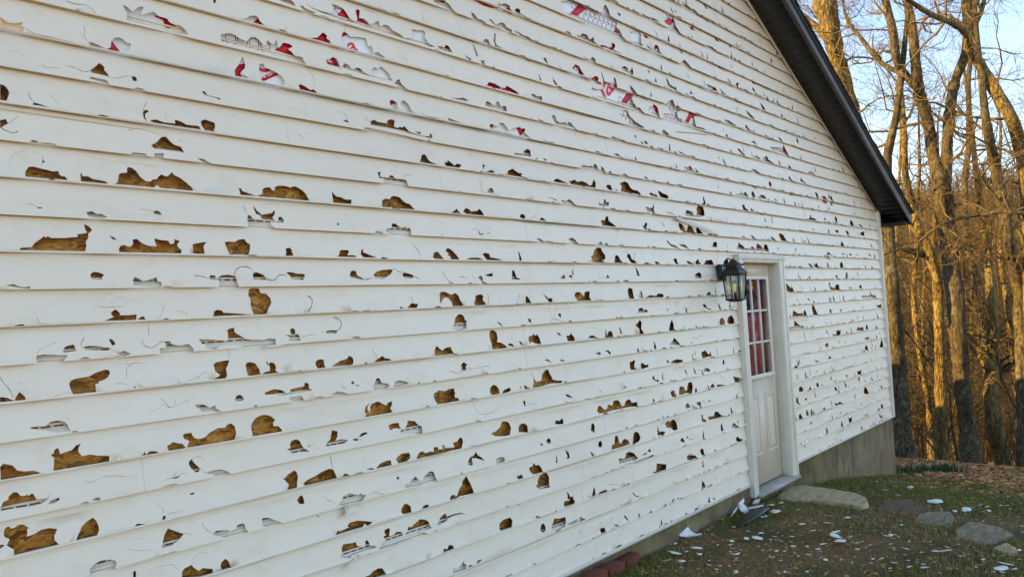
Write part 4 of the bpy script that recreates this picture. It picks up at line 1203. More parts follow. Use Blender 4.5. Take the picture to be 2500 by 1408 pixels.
# small random chips along the butt edges, and a few hairline cracks
for n in courses:
    x = 0.4
    while x < XR-.1:
        x += rng.expovariate(2.3 if x < 4 else 5.0)
        if x > XR-.1: break
        if DOOR[0]-.05 < x < DOOR[1]+.05 and n*S < DOOR[3]: continue
        wd = rng.uniform(.012, .06)*(1 if x < 4 else 1.3); h = rng.uniform(.003, .010)*(1 if x < 4 else 1.6); z = n*S
        k = rng.randint(3, 5); Q = [(x, z-.002)]
        for i in range(k): Q.append((x+wd*(i+.5+rng.uniform(-.3, .3))/k, z+h*rng.uniform(.4, 1)*math.sin(math.pi*(i+.5)/k)**.5))
        Q.append((x+wd, z-.002)); courses[n].append(('h', Q))
    for _ in range(rng.randint(9, 15)):         # small punctures and slits, denser in clusters toward the far end
        x = 3.0+(XR-3.2)*rng.random()**.75; wd = rng.uniform(.014, .05)*(1.25 if x > 7.1 else 1); h = rng.uniform(.02, .08)
        if DOOR[0]-.06 < x < DOOR[1]+.06 and n*S < DOOR[3]: continue
        if noise.noise((x*1.3, n*.5, 2)) < (-.12 if x < 7.1 else -.3): continue
        z = n*S+(.0035 if rng.random() < .6 else rng.uniform(.01, .05)); sk = rng.uniform(-.5, .5)*h; k = rng.randint(4, 6)
        L_ = [(x-wd*.5*rng.uniform(.4, 1.2)*(1-t)**.6+sk*t*t, z+h*t) for t in np.linspace(0, 1, k)]; R_ = [(x+wd*.5*rng.uniform(.3, 1.3)*(1-t)**.5+sk*t*t, z+h*t) for t in np.linspace(0, 1, k)]
        courses[n].append(('h', [(q[0], min(q[1], (n+1)*S-.003)) for q in L_+R_[::-1][1:]]))
    for _ in range(4):
        x = rng.uniform(.6, XR-.2); z = n*S+rng.uniform(.02, .09); a = rng.uniform(0, 6.28)
        if DOOR[0]-.15 < x < DOOR[1]+.15 and n*S < DOOR[3]: continue
        L = rng.uniform(.02, .07); P = [(x, z)]
        for i in range(4):
            a += rng.uniform(-.6, .6); P.append((P[-1][0]+L/4*math.cos(a), min(max(P[-1][1]+L/4*math.sin(a), n*S+.004), (n+1)*S-.004)))
        wv = .0005 if x < 4 else .0012
        courses[n].append(('c', P+[(q[0]-wv, q[1]+wv) for q in P[::-1]]))
seams = {}
for n in courses:
    pr = n//2 if n % 2 == 0 else (n-1)//2
    if pr not in seams:
        r2 = random.Random(pr*13+5); x0 = r2.uniform(-1, 3); seams[pr] = [x0+i*3.66 for i in range(4)]

side = MB(); lips = MB(); smv = []
for n in range(N0, 31):
    z0, z1 = n*S, (n+1)*S
    xa0, xa1 = XL, XR
    if z1 > .78:
        f = lambda z: min(XR, (6.078-z)/.5); gl = lambda z: max(XL, (z-1.578)/.5)
        outer = [(gl(z0), z0-.004), (f(z0), z0-.004), (f(z1), z1), (gl(z1), z1)]
        if f(z1) <= gl(z1)+.05: outer = [(gl(z0), z0-.004), (f(z0), z0-.004), (XRIDGE, min(z1, 3.82))]
        if f(z0)-gl(z0) < .1: break
    else: outer = [(XL, z0-.004), (XR, z0-.004), (XR, z1), (XL, z1)]
    faces = [list(range(len(outer)))]; pts = [Vector(p) for p in outer]; isb = []
    hl = list(courses[n])
    if z0 < DOOR[3]: hl.append(('d', [(DOOR[0], max(DOOR[2], z0-.01)), (DOOR[1], max(DOOR[2], z0-.01)), (DOOR[1], min(DOOR[3], z1+.01)), (DOOR[0], min(DOOR[3], z1+.01))]))
    # base strip edge (z0) so that the part under it, the jagged rim, belongs to the hole only
    for kind, Q in hl:
        if len(Q) < 3: continue
        Q = simple(Q)
        if Q is None: continue
        if area(Q) > 0: Q = Q[::-1]
        if not sound(Q):
            cx, cz = sum(q[0] for q in Q)/len(Q), sum(q[1] for q in Q)/len(Q)
            Q = [(q[0]+rng.uniform(-.0004, .0004), q[1]+rng.uniform(-.0003, .0003)) for q in Q]; Q = simple(Q)
            if Q and area(Q) > 0: Q = Q[::-1]
            if not Q or not sound(Q): print('DROPPED', n, kind, len(Q or []), round(cx, 2), round(cz, 3)); continue
        b = len(pts); pts += [Vector(q) for q in Q]; faces.append(list(range(b, b+len(Q)))); isb += list(range(b, b+len(Q)))
    nst = len(pts)
    for x in np.arange(max(outer[0][0], .3)+.05, outer[1][0]-.05, .075):
        for t in (.03, .28, .52, .76):
            pts.append(Vector((x+rng.uniform(-.015, .015), z0+t*S)))
    ov, oe, of, ovi, oei, ofi = delaunay_2d_cdt(pts, [], faces, 0, 1e-6)
    keep = [f for f, src in zip(of, ofi) if 0 in src and len(src) == 1]
    isbs = set(isb)
    KA = sum(abs(area([ov[i] for i in f])) for f in keep)
    if KA < .5*abs(area([tuple(p) for p in outer])): print('COURSE LOST', n)
    F3 = []; B3 = []
    used = set(i for f in keep for i in f)
    Y = {}
    for i in used:
        x, z = ov[i]; t = (z-z0)/S
        y = SLOPE*max(0, min(1, t)) + .0012*math.sin(x*2.1+n*1.7) + .0010*noise.noise((x*3, n*3.3, 0))
        if any(k in isbs for k in ovi[i]): y -= .0035*max(0, noise.noise((x*17, z*17, n)))+ .0005
        Y[i] = y
    idx = {}
    for j, i in enumerate(sorted(used)):
        idx[i] = j; F3.append((ov[i][0], Y[i], ov[i][1])); B3.append((ov[i][0], Y[i]+.0016, ov[i][1]))
    fr = []
    ec = {}
    for f in keep:
        a = area([ov[i] for i in f]); f = list(f) if a < 0 else list(f)[::-1]
        fr.append([idx[i] for i in f])
        for k in range(len(f)):
            e = (f[k-1], f[k]); ec[e] = ec.get(e, 0)+1
    side.add(F3, fr); smv.append(len(fr))
    side.add(B3, [f[::-1] for f in fr])
    be = [e for e in ec if (e[1], e[0]) not in ec]
    sv = []; sf = []
    for a, b in be:
        k = len(sv); sv += [F3[idx[a]], F3[idx[b]], B3[idx[b]], B3[idx[a]]]; sf.append((k, k+3, k+2, k+1))
    side.add(sv, sf)
    # butt return (lip), broken where a hole reaches the bottom edge of an interlocking line
    cuts = []
    for kind, Q in hl:
        lowx = [q[0] for q in Q if q[1] < z0+.0025]
        if lowx and (kind in 'dx' or n % 2 == 0): cuts.append((min(lowx), max(lowx)))
    cuts.sort(); x = outer[0][0]; segs = []
    for a, b in cuts:
        if a > x: segs.append((x, a))
        x = max(x, b)
    if outer[1][0] > x: segs.append((x, outer[1][0]))
    for a, b in segs:
        k = max(1, int((b-a)/.12)); xs = np.linspace(a, b, k+1)
        def yy(x): return .0012*math.sin(x*2.1+n*1.7)+.0010*noise.noise((x*3, n*3.3, 0))
        vv = []; ff = []
        for i, x in enumerate(xs):
            z = z0-.004
            vv += [(x, yy(x)+.0002, z), (x, SLOPE*.5, z+.0012), (x, yy(x)+.0017, z+.0016+.003), (x, yy(x)+.0002, z+.003)]
            if i:
                q = 4*(i-1); ff += [(q, q+1, q+5, q+4), (q+3, q, q+4, q+7)]
        lips.add(vv, ff)
siding = side.build('siding', 'siding', house)
lo = lips.build('butt_edges', 'siding', siding); lo.name = 'butt_edge'
# vertical lap seams between panels: the overlapping panel stands 1 mm proud
for n in range(N0, 24):
    pr = n//2
    for sx in seams[pr]:
        if sx < .3 or sx > XR-.3 or (DOOR[0]-.1 < sx < DOOR[1]+.1 and n*S < .25): continue
        if n*S > .7 and sx > (6.078-(n+1)*S)/.5-.1: continue
        if any(kind in 'hx' and min(q[0] for q in Q)-.01 < sx < max(q[0] for q in Q)+.01 for kind, Q in courses[n]): continue
        yo = .0012*math.sin(sx*2.1+n*1.7)
        lap = MB()
        lap.add([(sx-.0014, yo-.0026, n*S-.003), (sx, yo-.0026, n*S-.003), (sx, SLOPE+yo-.0026, (n+1)*S-.003), (sx-.0014, SLOPE+yo-.0026, (n+1)*S-.003),
                 (sx-.0014, yo+.002, n*S-.003), (sx, yo+.002, n*S-.003), (sx, SLOPE+yo+.002, (n+1)*S-.003), (sx-.0014, SLOPE+yo+.002, (n+1)*S-.003)],
                [(0, 1, 2, 3), (0, 3, 7, 4), (1, 5, 6, 2)])
        lap.build('lap_edge', 'siding', siding)
# nail hems with slots and lock ledges behind the even lines
hem = MB(); HY = .0275
def clipx(z):
    return (max(XL, (z-1.578)/.5)+.02, min(XR, (6.078-z)/.5)-.02) if z > .75 else (XL, XR)
for n in range(N0, 30, 2):
    z = n*S; a, b = clipx(z+.05)
    if b-a < .3: continue
    spans = [(a, b)] if z > DOOR[3]-.01 else [(a, DOOR[0]), (DOOR[1], b)]
    for a, b in spans:
        hem.box(a, b, HY, HY+.0012, z-.012, z+.0240)
        hem.box(a, b, HY, HY+.0012, z+.0298, z+.038)
        hem.box(a, b, HY-.0065, HY-.0005, z-.001, z+.0125)      # lock ledge
        hem.box(a, b, HY-.0022, HY-.0002, z+.0125, z+.0165)
        x = max(a, .3)
        while x < b-.04:
            hem.box(x, x+.010, HY, HY+.0012, z+.0240, z+.0298); x += .040
hem.build('nail_hem', 'vinyl_bare', house)
# sheathing
ZF = .852
sh = MB(); YS = .047
for x0, x1, z0, z1 in ((XL, DOOR[0]+.01, -1.8, ZF), (DOOR[1]-.01, XR, -1.8, ZF), (DOOR[0]+.01, DOOR[1]-.01, .2, ZF)):
    sh.box(x0, x1, YS, YS+.011, z0, z1)
sheath = sh.build('osb_sheathing', 'osb', house)
for x in (.655, 1.875+.05, 3.2, 4.4, 5.6, 8.0, 9.2):
    sj = MB(); sj.box(x, x+.0025, YS-.0006, YS-.0001, -1.8, ZF); sj.build('sheathing_joint', M['inside'], sheath)
fo = MB(); fo.prism([(XL+.02, ZF), (XR, ZF), (XR, .87), (XRIDGE, 3.80), (XL+.02, .87)], 'y', YS-.0165, YS+.02)
foam = fo.build('foam_board', 'foam', house)
# printing on the foam board: red bands, honeycomb outlines and fragments of lettering
YP = YS-.0171
REDS = """T 0 0
1040,380 1090,400 1170,505 1040,500
1500,160 1540,150 1660,180 1720,270 1620,290 1590,200
2080,-10 2120,-10 2110,50 2075,40
2280,700 2330,640 2390,630 2400,690 2345,720 2360,770 2280,760
T 625 0
180,500 270,415 380,440 380,560
790,150 850,90 970,225 900,200
960,80 1020,85 1020,180 1120,255 980,225
590,400 655,310 745,440 700,445
820,380 895,345 860,305 825,320
410,830 560,890 660,950 420,890
30,770 200,700 230,735 75,805
680,605 750,625 800,660 690,640
715,580 765,565 815,660 770,650
835,665 875,640 875,675
965,680 1010,670 1060,720
2010,385 2050,345 2120,385 2155,445
2265,800 2230,875 2370,910 2390,850
2365,905 2450,835 2510,870 2440,915
2240,990 2315,1035 2235,1035
2400,1060 2440,1030 2460,1100
2270,1230 2315,1215 2310,1262 2272,1285
2390,115 2485,50 2500,155
1725,-10 1845,-10 1830,40
1295,1010 1330,980 1380,1010 1310,1040
T 1250 0
550,140 615,165 735,70 660,25
965,340 1015,270 1070,365
795,490 830,435 895,430 885,495
925,495 1000,410 1015,440 945,515
1355,495 1415,420 1425,450 1375,505
590,660 640,615 695,700 690,770 640,700
765,770 830,735 875,815 820,800
1050,1025 1125,895 1195,915 1105,1025
1680,1205 1740,1075 1835,1130 1745,1150 1715,1220
1370,1025 1400,1010 1440,1090 1410,1115
40,1250 140,1260 80,1335
1900,895 1985,845 2020,925 1950,910
1655,5 1685,15 1720,70 1690,60
1490,195 1530,160 1590,190 1540,240
1545,280 1600,235 1615,280 1580,300
1670,590 1695,570 1720,620
1750,650 1770,600 1800,670
1080,660 1100,635 1130,670
1150,700 1180,670 1190,730
2165,845 2200,795 2225,805 2200,860
2425,1060 2450,1010 2470,1100
2080,1325 2100,1290 2120,1345
20,100 45,70 80,85 75,125
1990,380 2005,340 2020,385
1880,455 1920,430 1970,465
1735,275 1770,235 1780,280
2290,1290 2300,1250 2345,1280
1280,1410 1290,1370 1335,1410
1320,715 1335,680 1350,720
390,830 410,780 430,810
T 1250 352
2190,50 2220,30 2240,85 2270,100 2275,135 2230,130
2370,95 2400,140 2400,160
985,120 1040,110 1045,135
1735,110 1760,75 1780,150
T 1875 352
140,60 155,0 180,50 215,110
0,380 20,350 40,380 35,420
450,455 480,465 490,545
515,560 560,500 590,580
600,520 620,500 640,600
370,295 400,260 420,290
"""
cur = (0, 0); r4 = random.Random(4)
for ln in REDS.strip().splitlines():
    q = ln.split()
    if q[0] == 'T': cur = (float(q[1]), float(q[2])); continue
    P = []
    for a in q:
        x, y = map(float, a.split(',')); px, py = undistort(cur[0]+x/4, cur[1]+y/4); p = onY(px, py, YP); P.append((p[0], p[2]))
    if area(P) > 0: P = P[::-1]
    rp = MB(); rp.prism(P, 'y', YP, YP+.0003); rp.build('red_print', 'print_red', foam)
foam_holes.sort(key=lambda h: -h[2]); r4.shuffle(foam_holes)
for (hx0, hz0, A_) in [h for h in foam_holes if 1e-4 < h[2] < 2.6e-3 and h[1] > ZF+.03][:46]:
    q = math.sqrt(A_)*r4.uniform(.8, 1.5); an = r4.uniform(.3, .9); ca, sa = math.cos(an), math.sin(an)
    P = [(hx0+ox+(u*ca-v*sa), hz0+(u*sa+v*ca)) for ox in (r4.uniform(-.3, .3)*q,) for u, v in ((-1.6*q, -.45*q), (1.6*q, -.45*q), (1.6*q, .45*q), (-1.6*q, .45*q))]
    if min(p[1] for p in P) < ZF+.004 or max(p[1] for p in P) > 3.6: continue
    if area(P) > 0: P = P[::-1]
    rp = MB(); rp.prism(P, 'y', YP+.0004, YP+.0006); rp.build('red_print', 'print_red', foam)
HEXR = [(1250, 0, 600, 40, 1020, 330), (1250, 0, 600, 300, 780, 430), (1250, 0, 1130, 930, 1290, 1120), (1250, 0, 1040, 1060, 1300, 1290), (1250, 0, 1470, 950, 1680, 1200),
        (1250, 0, 1330, 1020, 1450, 1150), (1875, 352, 0, 0, 170, 110), (1250, 0, 1490, 80, 1600, 200), (1250, 352, 2430, 100, 2500, 190), (0, 0, 2150, 330, 2560, 480), (625, 0, 730, 40, 860, 160),
        (625, 0, 2190, 370, 2360, 500), (1250, 0, 470, 660, 560, 720), (1250, 0, 1455, 1250, 1530, 1350)]
hx = MB()
def strip(mbx, a, b, wd, y):
    a, b = np.array(a), np.array(b); t = b-a; L = np.linalg.norm(t); t /= L; nrm = np.array([-t[1], t[0]])*wd/2; a = a-t*wd/2; b = b+t*wd/2
    P = [a-nrm, b-nrm, b+nrm, a+nrm]; mbx.add([(p[0], y, p[1]) for p in P], [(0, 1, 2, 3)])
for (tx, ty, x0, y0, x1, y1) in HEXR:
    c4 = [onY(*undistort(tx+x/4, ty+y/4), YP) for x, y in ((x0, y0), (x1, y0), (x1, y1), (x0, y1))]
    u0, u1 = min(p[0] for p in c4), max(p[0] for p in c4); v0, v1 = min(p[2] for p in c4), max(p[2] for p in c4)
    cwd, chh = .054, .046; r = 0; z = max(v0, ZF+.01)
    while z < v1:
        x = u0+(cwd*.5 if r % 2 else 0)
        while x < u1:
            q = on2 = (x, z)
            a, b, c2, d2, e2 = (x, z), (x+cwd*.82, z), (x+cwd*.82, z+chh*.52), (x+cwd*.41, z+chh*.9), (x, z+chh*.52)
            for s0, s1 in ((a, b), (b, c2), (c2, d2), (d2, e2), (e2, a)): strip(hx, s0, s1, .0038, YP-.0002)
            x += cwd
        z += chh; r += 1
hx.build('honeycomb_print', 'print_dark', foam)
def text(body, px, py, h, rot, m, name, y=YP-.0005, shear=0.0, sx=1.0):
    cu = bpy.data.curves.new('t', 'FONT'); cu.body = body; cu.size = h; cu.shear = shear; cu.offset = h*.018
    ob = bpy.data.objects.new('t', cu); C.objects.link(ob); dg = bpy.context.evaluated_depsgraph_get()
    me = bpy.data.meshes.new_from_object(ob.evaluated_get(dg)); bpy.data.objects.remove(ob)
    p = onY(*undistort(px, py), y)
    me.transform(Matrix.Translation((p[0], y, p[2])) @ Matrix.Rotation(-rot, 4, 'Y') @ Matrix.Rotation(math.pi/2, 4, 'X') @ Matrix.Diagonal((sx, 1, 1, 1)))
    me.materials.append(M[m]); o = bpy.data.objects.new(name, me); C.objects.link(o); o.parent = foam; o.matrix_parent_inverse = Matrix.Translation(-world_loc(foam)); return o
text('las', 1250+900/4, 985/4, .22, R(38), 'print_red', 'lettering', sx=1.25)
text('ed foam board', 625+42/4, 785/4, .034, R(30), 'print_white', 'lettering')
text('a', 625+920/4, 530/4, .10, R(28), 'print_red', 'lettering', sx=1.3)
text('C', 625+28/4, 740/4, .12, R(30), 'print_red', 'lettering')
text('W', 1250+610/4, 735/4, .07, R(25), 'print_white', 'lettering')
text('gui', 1250+1500/4, 250/4, .06, R(25), 'print_red', 'lettering', sx=1.4)
text('OS', 1250+1675/4, 352+285/4, .075, R(20), 'print_red', 'lettering', sx=1.5)
text('NI', 625+2290/4, 1000/4, .05, R(20), 'print_red', 'lettering')

FLAPS = ((1250, 352, [(1590, 716), (1650, 702), (1700, 735), (1790, 778), (1900, 822), (2010, 890), (1900, 848), (1790, 800), (1690, 762), (1630, 742)]),
         (625, 1056, [(855, 706), (1030, 682), (960, 756), (850, 830), (868, 770)]), (625, 704, [(75, 556), (312, 546), (200, 570), (85, 580)]),
         (625, 1056, [(960, 1215), (935, 1285), (872, 1350), (898, 1275)]), (625, 1056, [(990, 1192), (1062, 1182), (1040, 1212), (1005, 1215)]),
         (1875, 352, [(570, 1075), (632, 1078), (630, 1118), (600, 1105)]), (625, 1056, [(290, 1320-190), (0, 0), (0, 0)][:0]))
from mathutils.geometry import tessellate_polygon
for tx, ty, P in FLAPS:
    if not P: continue
    W = [onY(*undistort(tx+x/4, ty+y/4), -.006) for x, y in P]; zt = max(w_[2] for w_ in W)
    W = [np.array([w_[0], w_[1]-.22*(zt-w_[2]), w_[2]]) for w_ in W]; k = len(W)
    tri = tessellate_polygon([[Vector(w_) for w_ in W]]); V2 = W+[w_+np.array([0, .0018, 0]) for w_ in W]
    fl = MB(); fl.add(V2, [tuple(t) for t in tri]+[(t[2]+k, t[1]+k, t[0]+k) for t in tri]+[(i, (i+1) % k, (i+1) % k+k, i+k) for i in range(k)])
    fl.build('torn_flap', 'vinyl_bare', siding)

# walls of the rest of the house, foundation, corner post, trim
# leave the doorway open: rebuild front part around it
b = MB()
b.box(XL, DOOR[0]+.03, .072, .12, -1.8, .84); b.box(DOOR[1]-.03, XR+.02, .072, .12, -1.8, .84); b.box(DOOR[0]+.03, DOOR[1]-.03, .072, .12, .24, .84)
b.prism([(XL, .841), (XR+.02, .841), (XRIDGE, 3.75)], 'y', .072, .12)
b.box(XR-.08, XR+.02, .121, DEPTH, -1.8, .84); b.box(XL, XL+.1, .121, DEPTH, -1.8, .84)
b.box(XL, XR+.02, DEPTH, DEPTH+.1, -1.8, .84); b.prism([(XL, .841), (XR+.02, .841), (XRIDGE, 3.75)], 'y', DEPTH, DEPTH+.1)
b.box(XL+.1, XR-.08, .121, DEPTH, -1.95, -1.88)
b.build('wall', 'siding', house)
b = MB(); b.box(XL+.03, DOOR[0]+.02, .012, .3, -3.6, -1.79); b.box(DOOR[1]-.02, XR+.05, .012, .3, -3.9, -1.79); b.box(DOOR[0]+.02, DOOR[1]-.02, .014, .3, -3.6, -1.905)
b.box(XR-.2, XR+.05, .3, DEPTH, -3.9, -1.79)
b.build('foundation', 'concrete', house)
b = MB(); b.box(XR-.004, XR+.085, -.016, .09, -1.80, .885); b.box(XR+.005, XR+.03, -.02, -.016, -1.80, .885)
bevel(b.build('corner_post', 'trim', house), .004)
b = MB(); b.box(XL-.085, XL+.004, -.016, .09, -1.80, .885); bevel(b.build('corner_post', 'trim', house), .004)  # unseen left post, added to keep sun out of the siding cavity
b = MB(); L = math.hypot(1, .5)
for s, x0, x1 in ((1, XRIDGE, XR+.02), (-1, XL, XRIDGE)):
    zf = lambda x: (6.078-.5*x) if s > 0 else (1.578+.5*x)
    b.prism([(x0, zf(x0)-.003), (x1, zf(x1)-.003), (x1, zf(x1)-.03), (x0, zf(x0)-.03)], 'y', -.012, .002)
b.build('rake_trim', 'trim', house)
b = MB(); b.box(XL, DOOR[0], -.012, .01, -1.803, -1.782); b.box(DOOR[1], XR, -.012, .01, -1.803, -1.782)
b.build('starter_strip', 'trim', house)
# roof: two slopes with rake overhang, soffit boards, fascia, gutter
OV, EAVE = .30, .34
XE = XR+.02+EAVE
roof = MB()
for s in (1, -1):
    e = XE if s > 0 else XL-.36
    zf = lambda x: (6.078-.5*x) if s > 0 else (1.578+.5*x)
    pts = [(XRIDGE, zf(XRIDGE)+.02), (e+.03*s, zf(e+.03*s)+.02), (e+.03*s, zf(e+.03*s)+.15), (XRIDGE, zf(XRIDGE)+.15)]
    roof.prism(pts, 'y', -OV+.03, DEPTH+.4)
ro = roof.build('roof', 'shingle', house)
shg = MB()
for s in (1, -1):
    e = (XE+.06) if s > 0 else XL-.42
    zf = lambda x: (6.078-.5*x) if s > 0 else (1.578+.5*x)
    nC = 44
    for i in range(nC):
        xa = e+(XRIDGE-e)*i/nC; xb = e+(XRIDGE-e)*(i+1.15)/nC
        if i == nC-1: xb = XRIDGE
        y = -OV-.035+rng.uniform(-.006, .006)
        shg.prism([(xa, zf(xa)+.153), (xb, zf(xb)+.151), (xb, zf(xb)+.156), (xa, zf(xa)+.164)], 'y', y, DEPTH+.42)
shg.build('shingle_course', 'shingle', ro)
sf = MB()
for s in (1, -1):
    e = XE if s > 0 else XL-.36
    zf = lambda x: (6.078-.5*x) if s > 0 else (1.578+.5*x)
    x = e; stp = .098*s
    while (x > XRIDGE+.01) if s > 0 else (x < XRIDGE-.01):
        x2 = max(x-.091, XRIDGE) if s > 0 else min(x+.091, XRIDGE)
        sf.prism([(x, zf(x)), (x2, zf(x2)), (x2, zf(x2)+.014), (x, zf(x)+.014)], 'y', -OV+.02, -.001)
        x = x-.098*s
    pts = [(e, zf(e)+.008), (XRIDGE, zf(XRIDGE)+.008), (XRIDGE, zf(XRIDGE)+.02), (e, zf(e)+.02)]
    sf.prism(pts, 'y', -OV+.02, -.002)
# flat eave soffits along the sides
ze = 6.078-.5*XE
sf.box(XR+.09, XE-.0, -OV+.02, DEPTH+.3, ze-.012, ze+.002)
sf.box(XL-.36, XL-.01, -OV+.02, DEPTH+.3, ze-.012, ze+.002)
sf.build('soffit', 'soffit', ro)
fa = MB()
for s in (1, -1):
    e = XE+.02 if s > 0 else XL-.38
    zf = lambda x: (6.078-.5*x) if s > 0 else (1.578+.5*x)
    fa.prism([(XRIDGE, zf(XRIDGE)-.012), (e, zf(e)-.012), (e, zf(e)+.15), (XRIDGE, zf(XRIDGE)+.15)], 'y', -OV-.005, -OV+.018)
    fa.prism([(XRIDGE, zf(XRIDGE)+.118), (e, zf(e)+.118), (e, zf(e)+.151), (XRIDGE, zf(XRIDGE)+.151)], 'y', -OV-.015, -OV-.0055)
    fa.box(min(e, e-.02*s), max(e, e-.02*s), -OV+.018, DEPTH+.3, ze-.02, ze+.13)
fa.build('fascia', 'fascia', ro)
gu = MB(); gu.prism([(XE+.022, ze+.0), (XE+.10, ze+.0), (XE+.125, ze+.05), (XE+.125, ze+.10), (XE+.022, ze+.10)], 'y', -OV+.02, DEPTH+.3)
gu.build('gutter', 'black', ro)

# door
XI0, XI1, ZH = 6.272, 7.036, .158
fr = MB()
for (a, bb) in ((DOOR[0]+.004, XI0), (XI1, DOOR[1]-.004)):
    fr.box(a, bb, -.026, .055, -1.90, .218)
    o = a if a < XI0-.01 and bb == XI0 else bb
    w0 = (a, a+.035) if bb == XI0 else (bb-.035, bb)
    fr.box(w0[0], w0[1], -.036, -.0262, -1.90, .212)
    fr.box(a+.042 if bb == XI0 else a+.012, bb-.012 if bb == XI0 else bb-.042, -.031, -.0262, -1.90, .205)
fr.box(XI0, XI1, -.026, .055, ZH, .218); fr.box(DOOR[0]-.004, DOOR[1]+.004, -.038, -.0265, .186, .232); fr.box(XI0, XI1, -.031, -.0265, ZH+.006, .183)
fr.box(DOOR[0]-.01, DOOR[1]+.01, -.03, .012, .219, .226)
for a, bb in ((XI0-.02, XI0), (XI1, XI1+.02)): fr.box(a, bb, .0552, .16, -1.88, ZH+.02)
fr.box(XI0-.02, XI1+.02, .0552, .16, ZH, ZH+.02)
bevel(fr.build('door_frame', 'trim', house), .003)
th = MB(); th.prism([(-.075, -1.905), (.16, -1.885), (.16, -1.87), (-.075, -1.888)], 'x', DOOR[0]+.06, DOOR[1]-.06)
M['sill'] = m_paint('worn_sill', (.42, .39, .34), (.27, .25, .21)); th.build('threshold', 'sill', house)
door = MB(); Y0, Y1 = .066, .106
GL0, GL1, GT, GB = 6.395, 6.925, .02, -.885
door.box(XI0+.004, GL0, Y0, Y1, -1.868, ZH-.004); door.box(GL1, XI1-.004, Y0, Y1, -1.868, ZH-.004)
door.box(GL0, GL1, Y0, Y1, GT, ZH-.004); door.box(GL0, GL1, Y0, Y1, -1.868, GB)
dr = door.build('door', 'door', house)
for a, bb in ((6.37, 6.59), (6.72, 6.94)):
    z0, z1 = -1.60, -1.06; t = .016
    dp = MB(); dp.box(a, bb, Y0-.005, Y0-.0003, z1-t, z1); dp.box(a, bb, Y0-.005, Y0-.0003, z0, z0+t)
    dp.box(a, a+t, Y0-.0048, Y0-.0003, z0+t, z1-t); dp.box(bb-t, bb, Y0-.0048, Y0-.0003, z0+t, z1-t)
    dp.box(a+.045, bb-.045, Y0-.0030, Y0-.0003, z0+.045, z1-.045)
    bevel(dp.build('raised_panel', 'door', dr), .002)
wf = MB()
for a, bb, z0, z1 in ((GL0-.022, GL0+.012, GB-.02, GT+.02), (GL1-.012, GL1+.022, GB-.02, GT+.02), (GL0+.012, GL1-.012, GT-.012, GT+.02), (GL0+.012, GL1-.012, GB-.02, GB+.012)):
    wf.box(a, bb, Y0-.014, Y0-.0005, z0, z1)
wf.box(GL0-.026, GL1+.03, Y0-.024, Y0-.0145, GB-.022, GB-.004)
wfo = bevel(wf.build('window_frame', 'muntin', dr), .003)
mu = MB(); gw, gh = (GL1-GL0-.024)/3, (GT-GB-.024)/3
for i in (1, 2): mu.box(GL0+.012+gw*i-.010, GL0+.012+gw*i+.010, Y0-.008, Y0+.012, GB+.012, GT-.012)
for i in (1, 2):
    for j in range(3):
        xa = GL0+.012+gw*j+(.0105 if j else 0); xb = GL0+.012+gw*(j+1)-(.0105 if j < 2 else 0)
        mu.box(xa, xb, Y0-.0075, Y0+.0115, GB+.012+gh*i-.010, GB+.012+gh*i+.010)
mu.build('muntin', 'muntin', dr)
gp = MB(); gp.box(GL0, GL1, Y0+.014, Y0+.018, GB, GT); gp.build('window_pane', 'glass', dr)
# behind the glass
cu = MB(); xs = np.linspace(6.30, 7.0, 120); vv = []; ff = []
for i, x in enumerate(xs):
    y = .130+.007*math.sin(x*62)+.006*math.sin(x*131+1)
    vv += [(x, y, .12), (x, y+.01, -.5), (x, y+.004, -1.3)]
    if i:
        k = 3*(i-1); ff += [(k, k+1, k+4, k+3), (k+1, k+2, k+5, k+4)]
cu.add(vv, ff); co = cu.build('curtain', 'curtain'); so = co.modifiers.new('s', 'SOLIDIFY'); so.thickness = .003
tag(co, 'red pleated curtain hanging behind the door glass', 'curtain')
wr = MB(); wc = (6.62, .098, -.17)
for i in range(420):
    a = rng.uniform(0, 6.283); rr = .085+rng.gauss(0, .02); p = np.array([wc[0]+rr*math.cos(a), wc[1]+rng.gauss(0, .008), wc[2]+rr*1.25*math.sin(a)])
    dd = np.array([rng.gauss(0, 1), rng.gauss(0, .3), rng.gauss(0, 1)]); dd /= np.linalg.norm(dd); wr.tube([p, p+dd*.03], [.003, .001], 3)
th_ = np.linspace(0, 2*np.pi, 25); wr.tube([(wc[0]+.085*math.cos(t), wc[1], wc[2]+.106*math.sin(t)) for t in th_], [.014]*25, 6)
wo = thing('wreath', wc, 'dark green wreath with gold tinsel hanging between the door glass and red curtain', 'wreath')
wr.build('ring', 'wreath', wo)
gd = MB()
for i in range(60):
    p = np.array([wc[0]-.02+rng.gauss(0, .03), wc[1]-.02, wc[2]+.11+rng.gauss(0, .025)]); dd = np.array([rng.gauss(0, 1), rng.gauss(0, .3), rng.gauss(0, 1)]); dd /= np.linalg.norm(dd)
    gd.tube([p, p+dd*.02, p+dd*.03+np.array([0, 0, -.01])], [.003, .003, .001], 4)
gd.build('gold_bow', 'gold', wo)

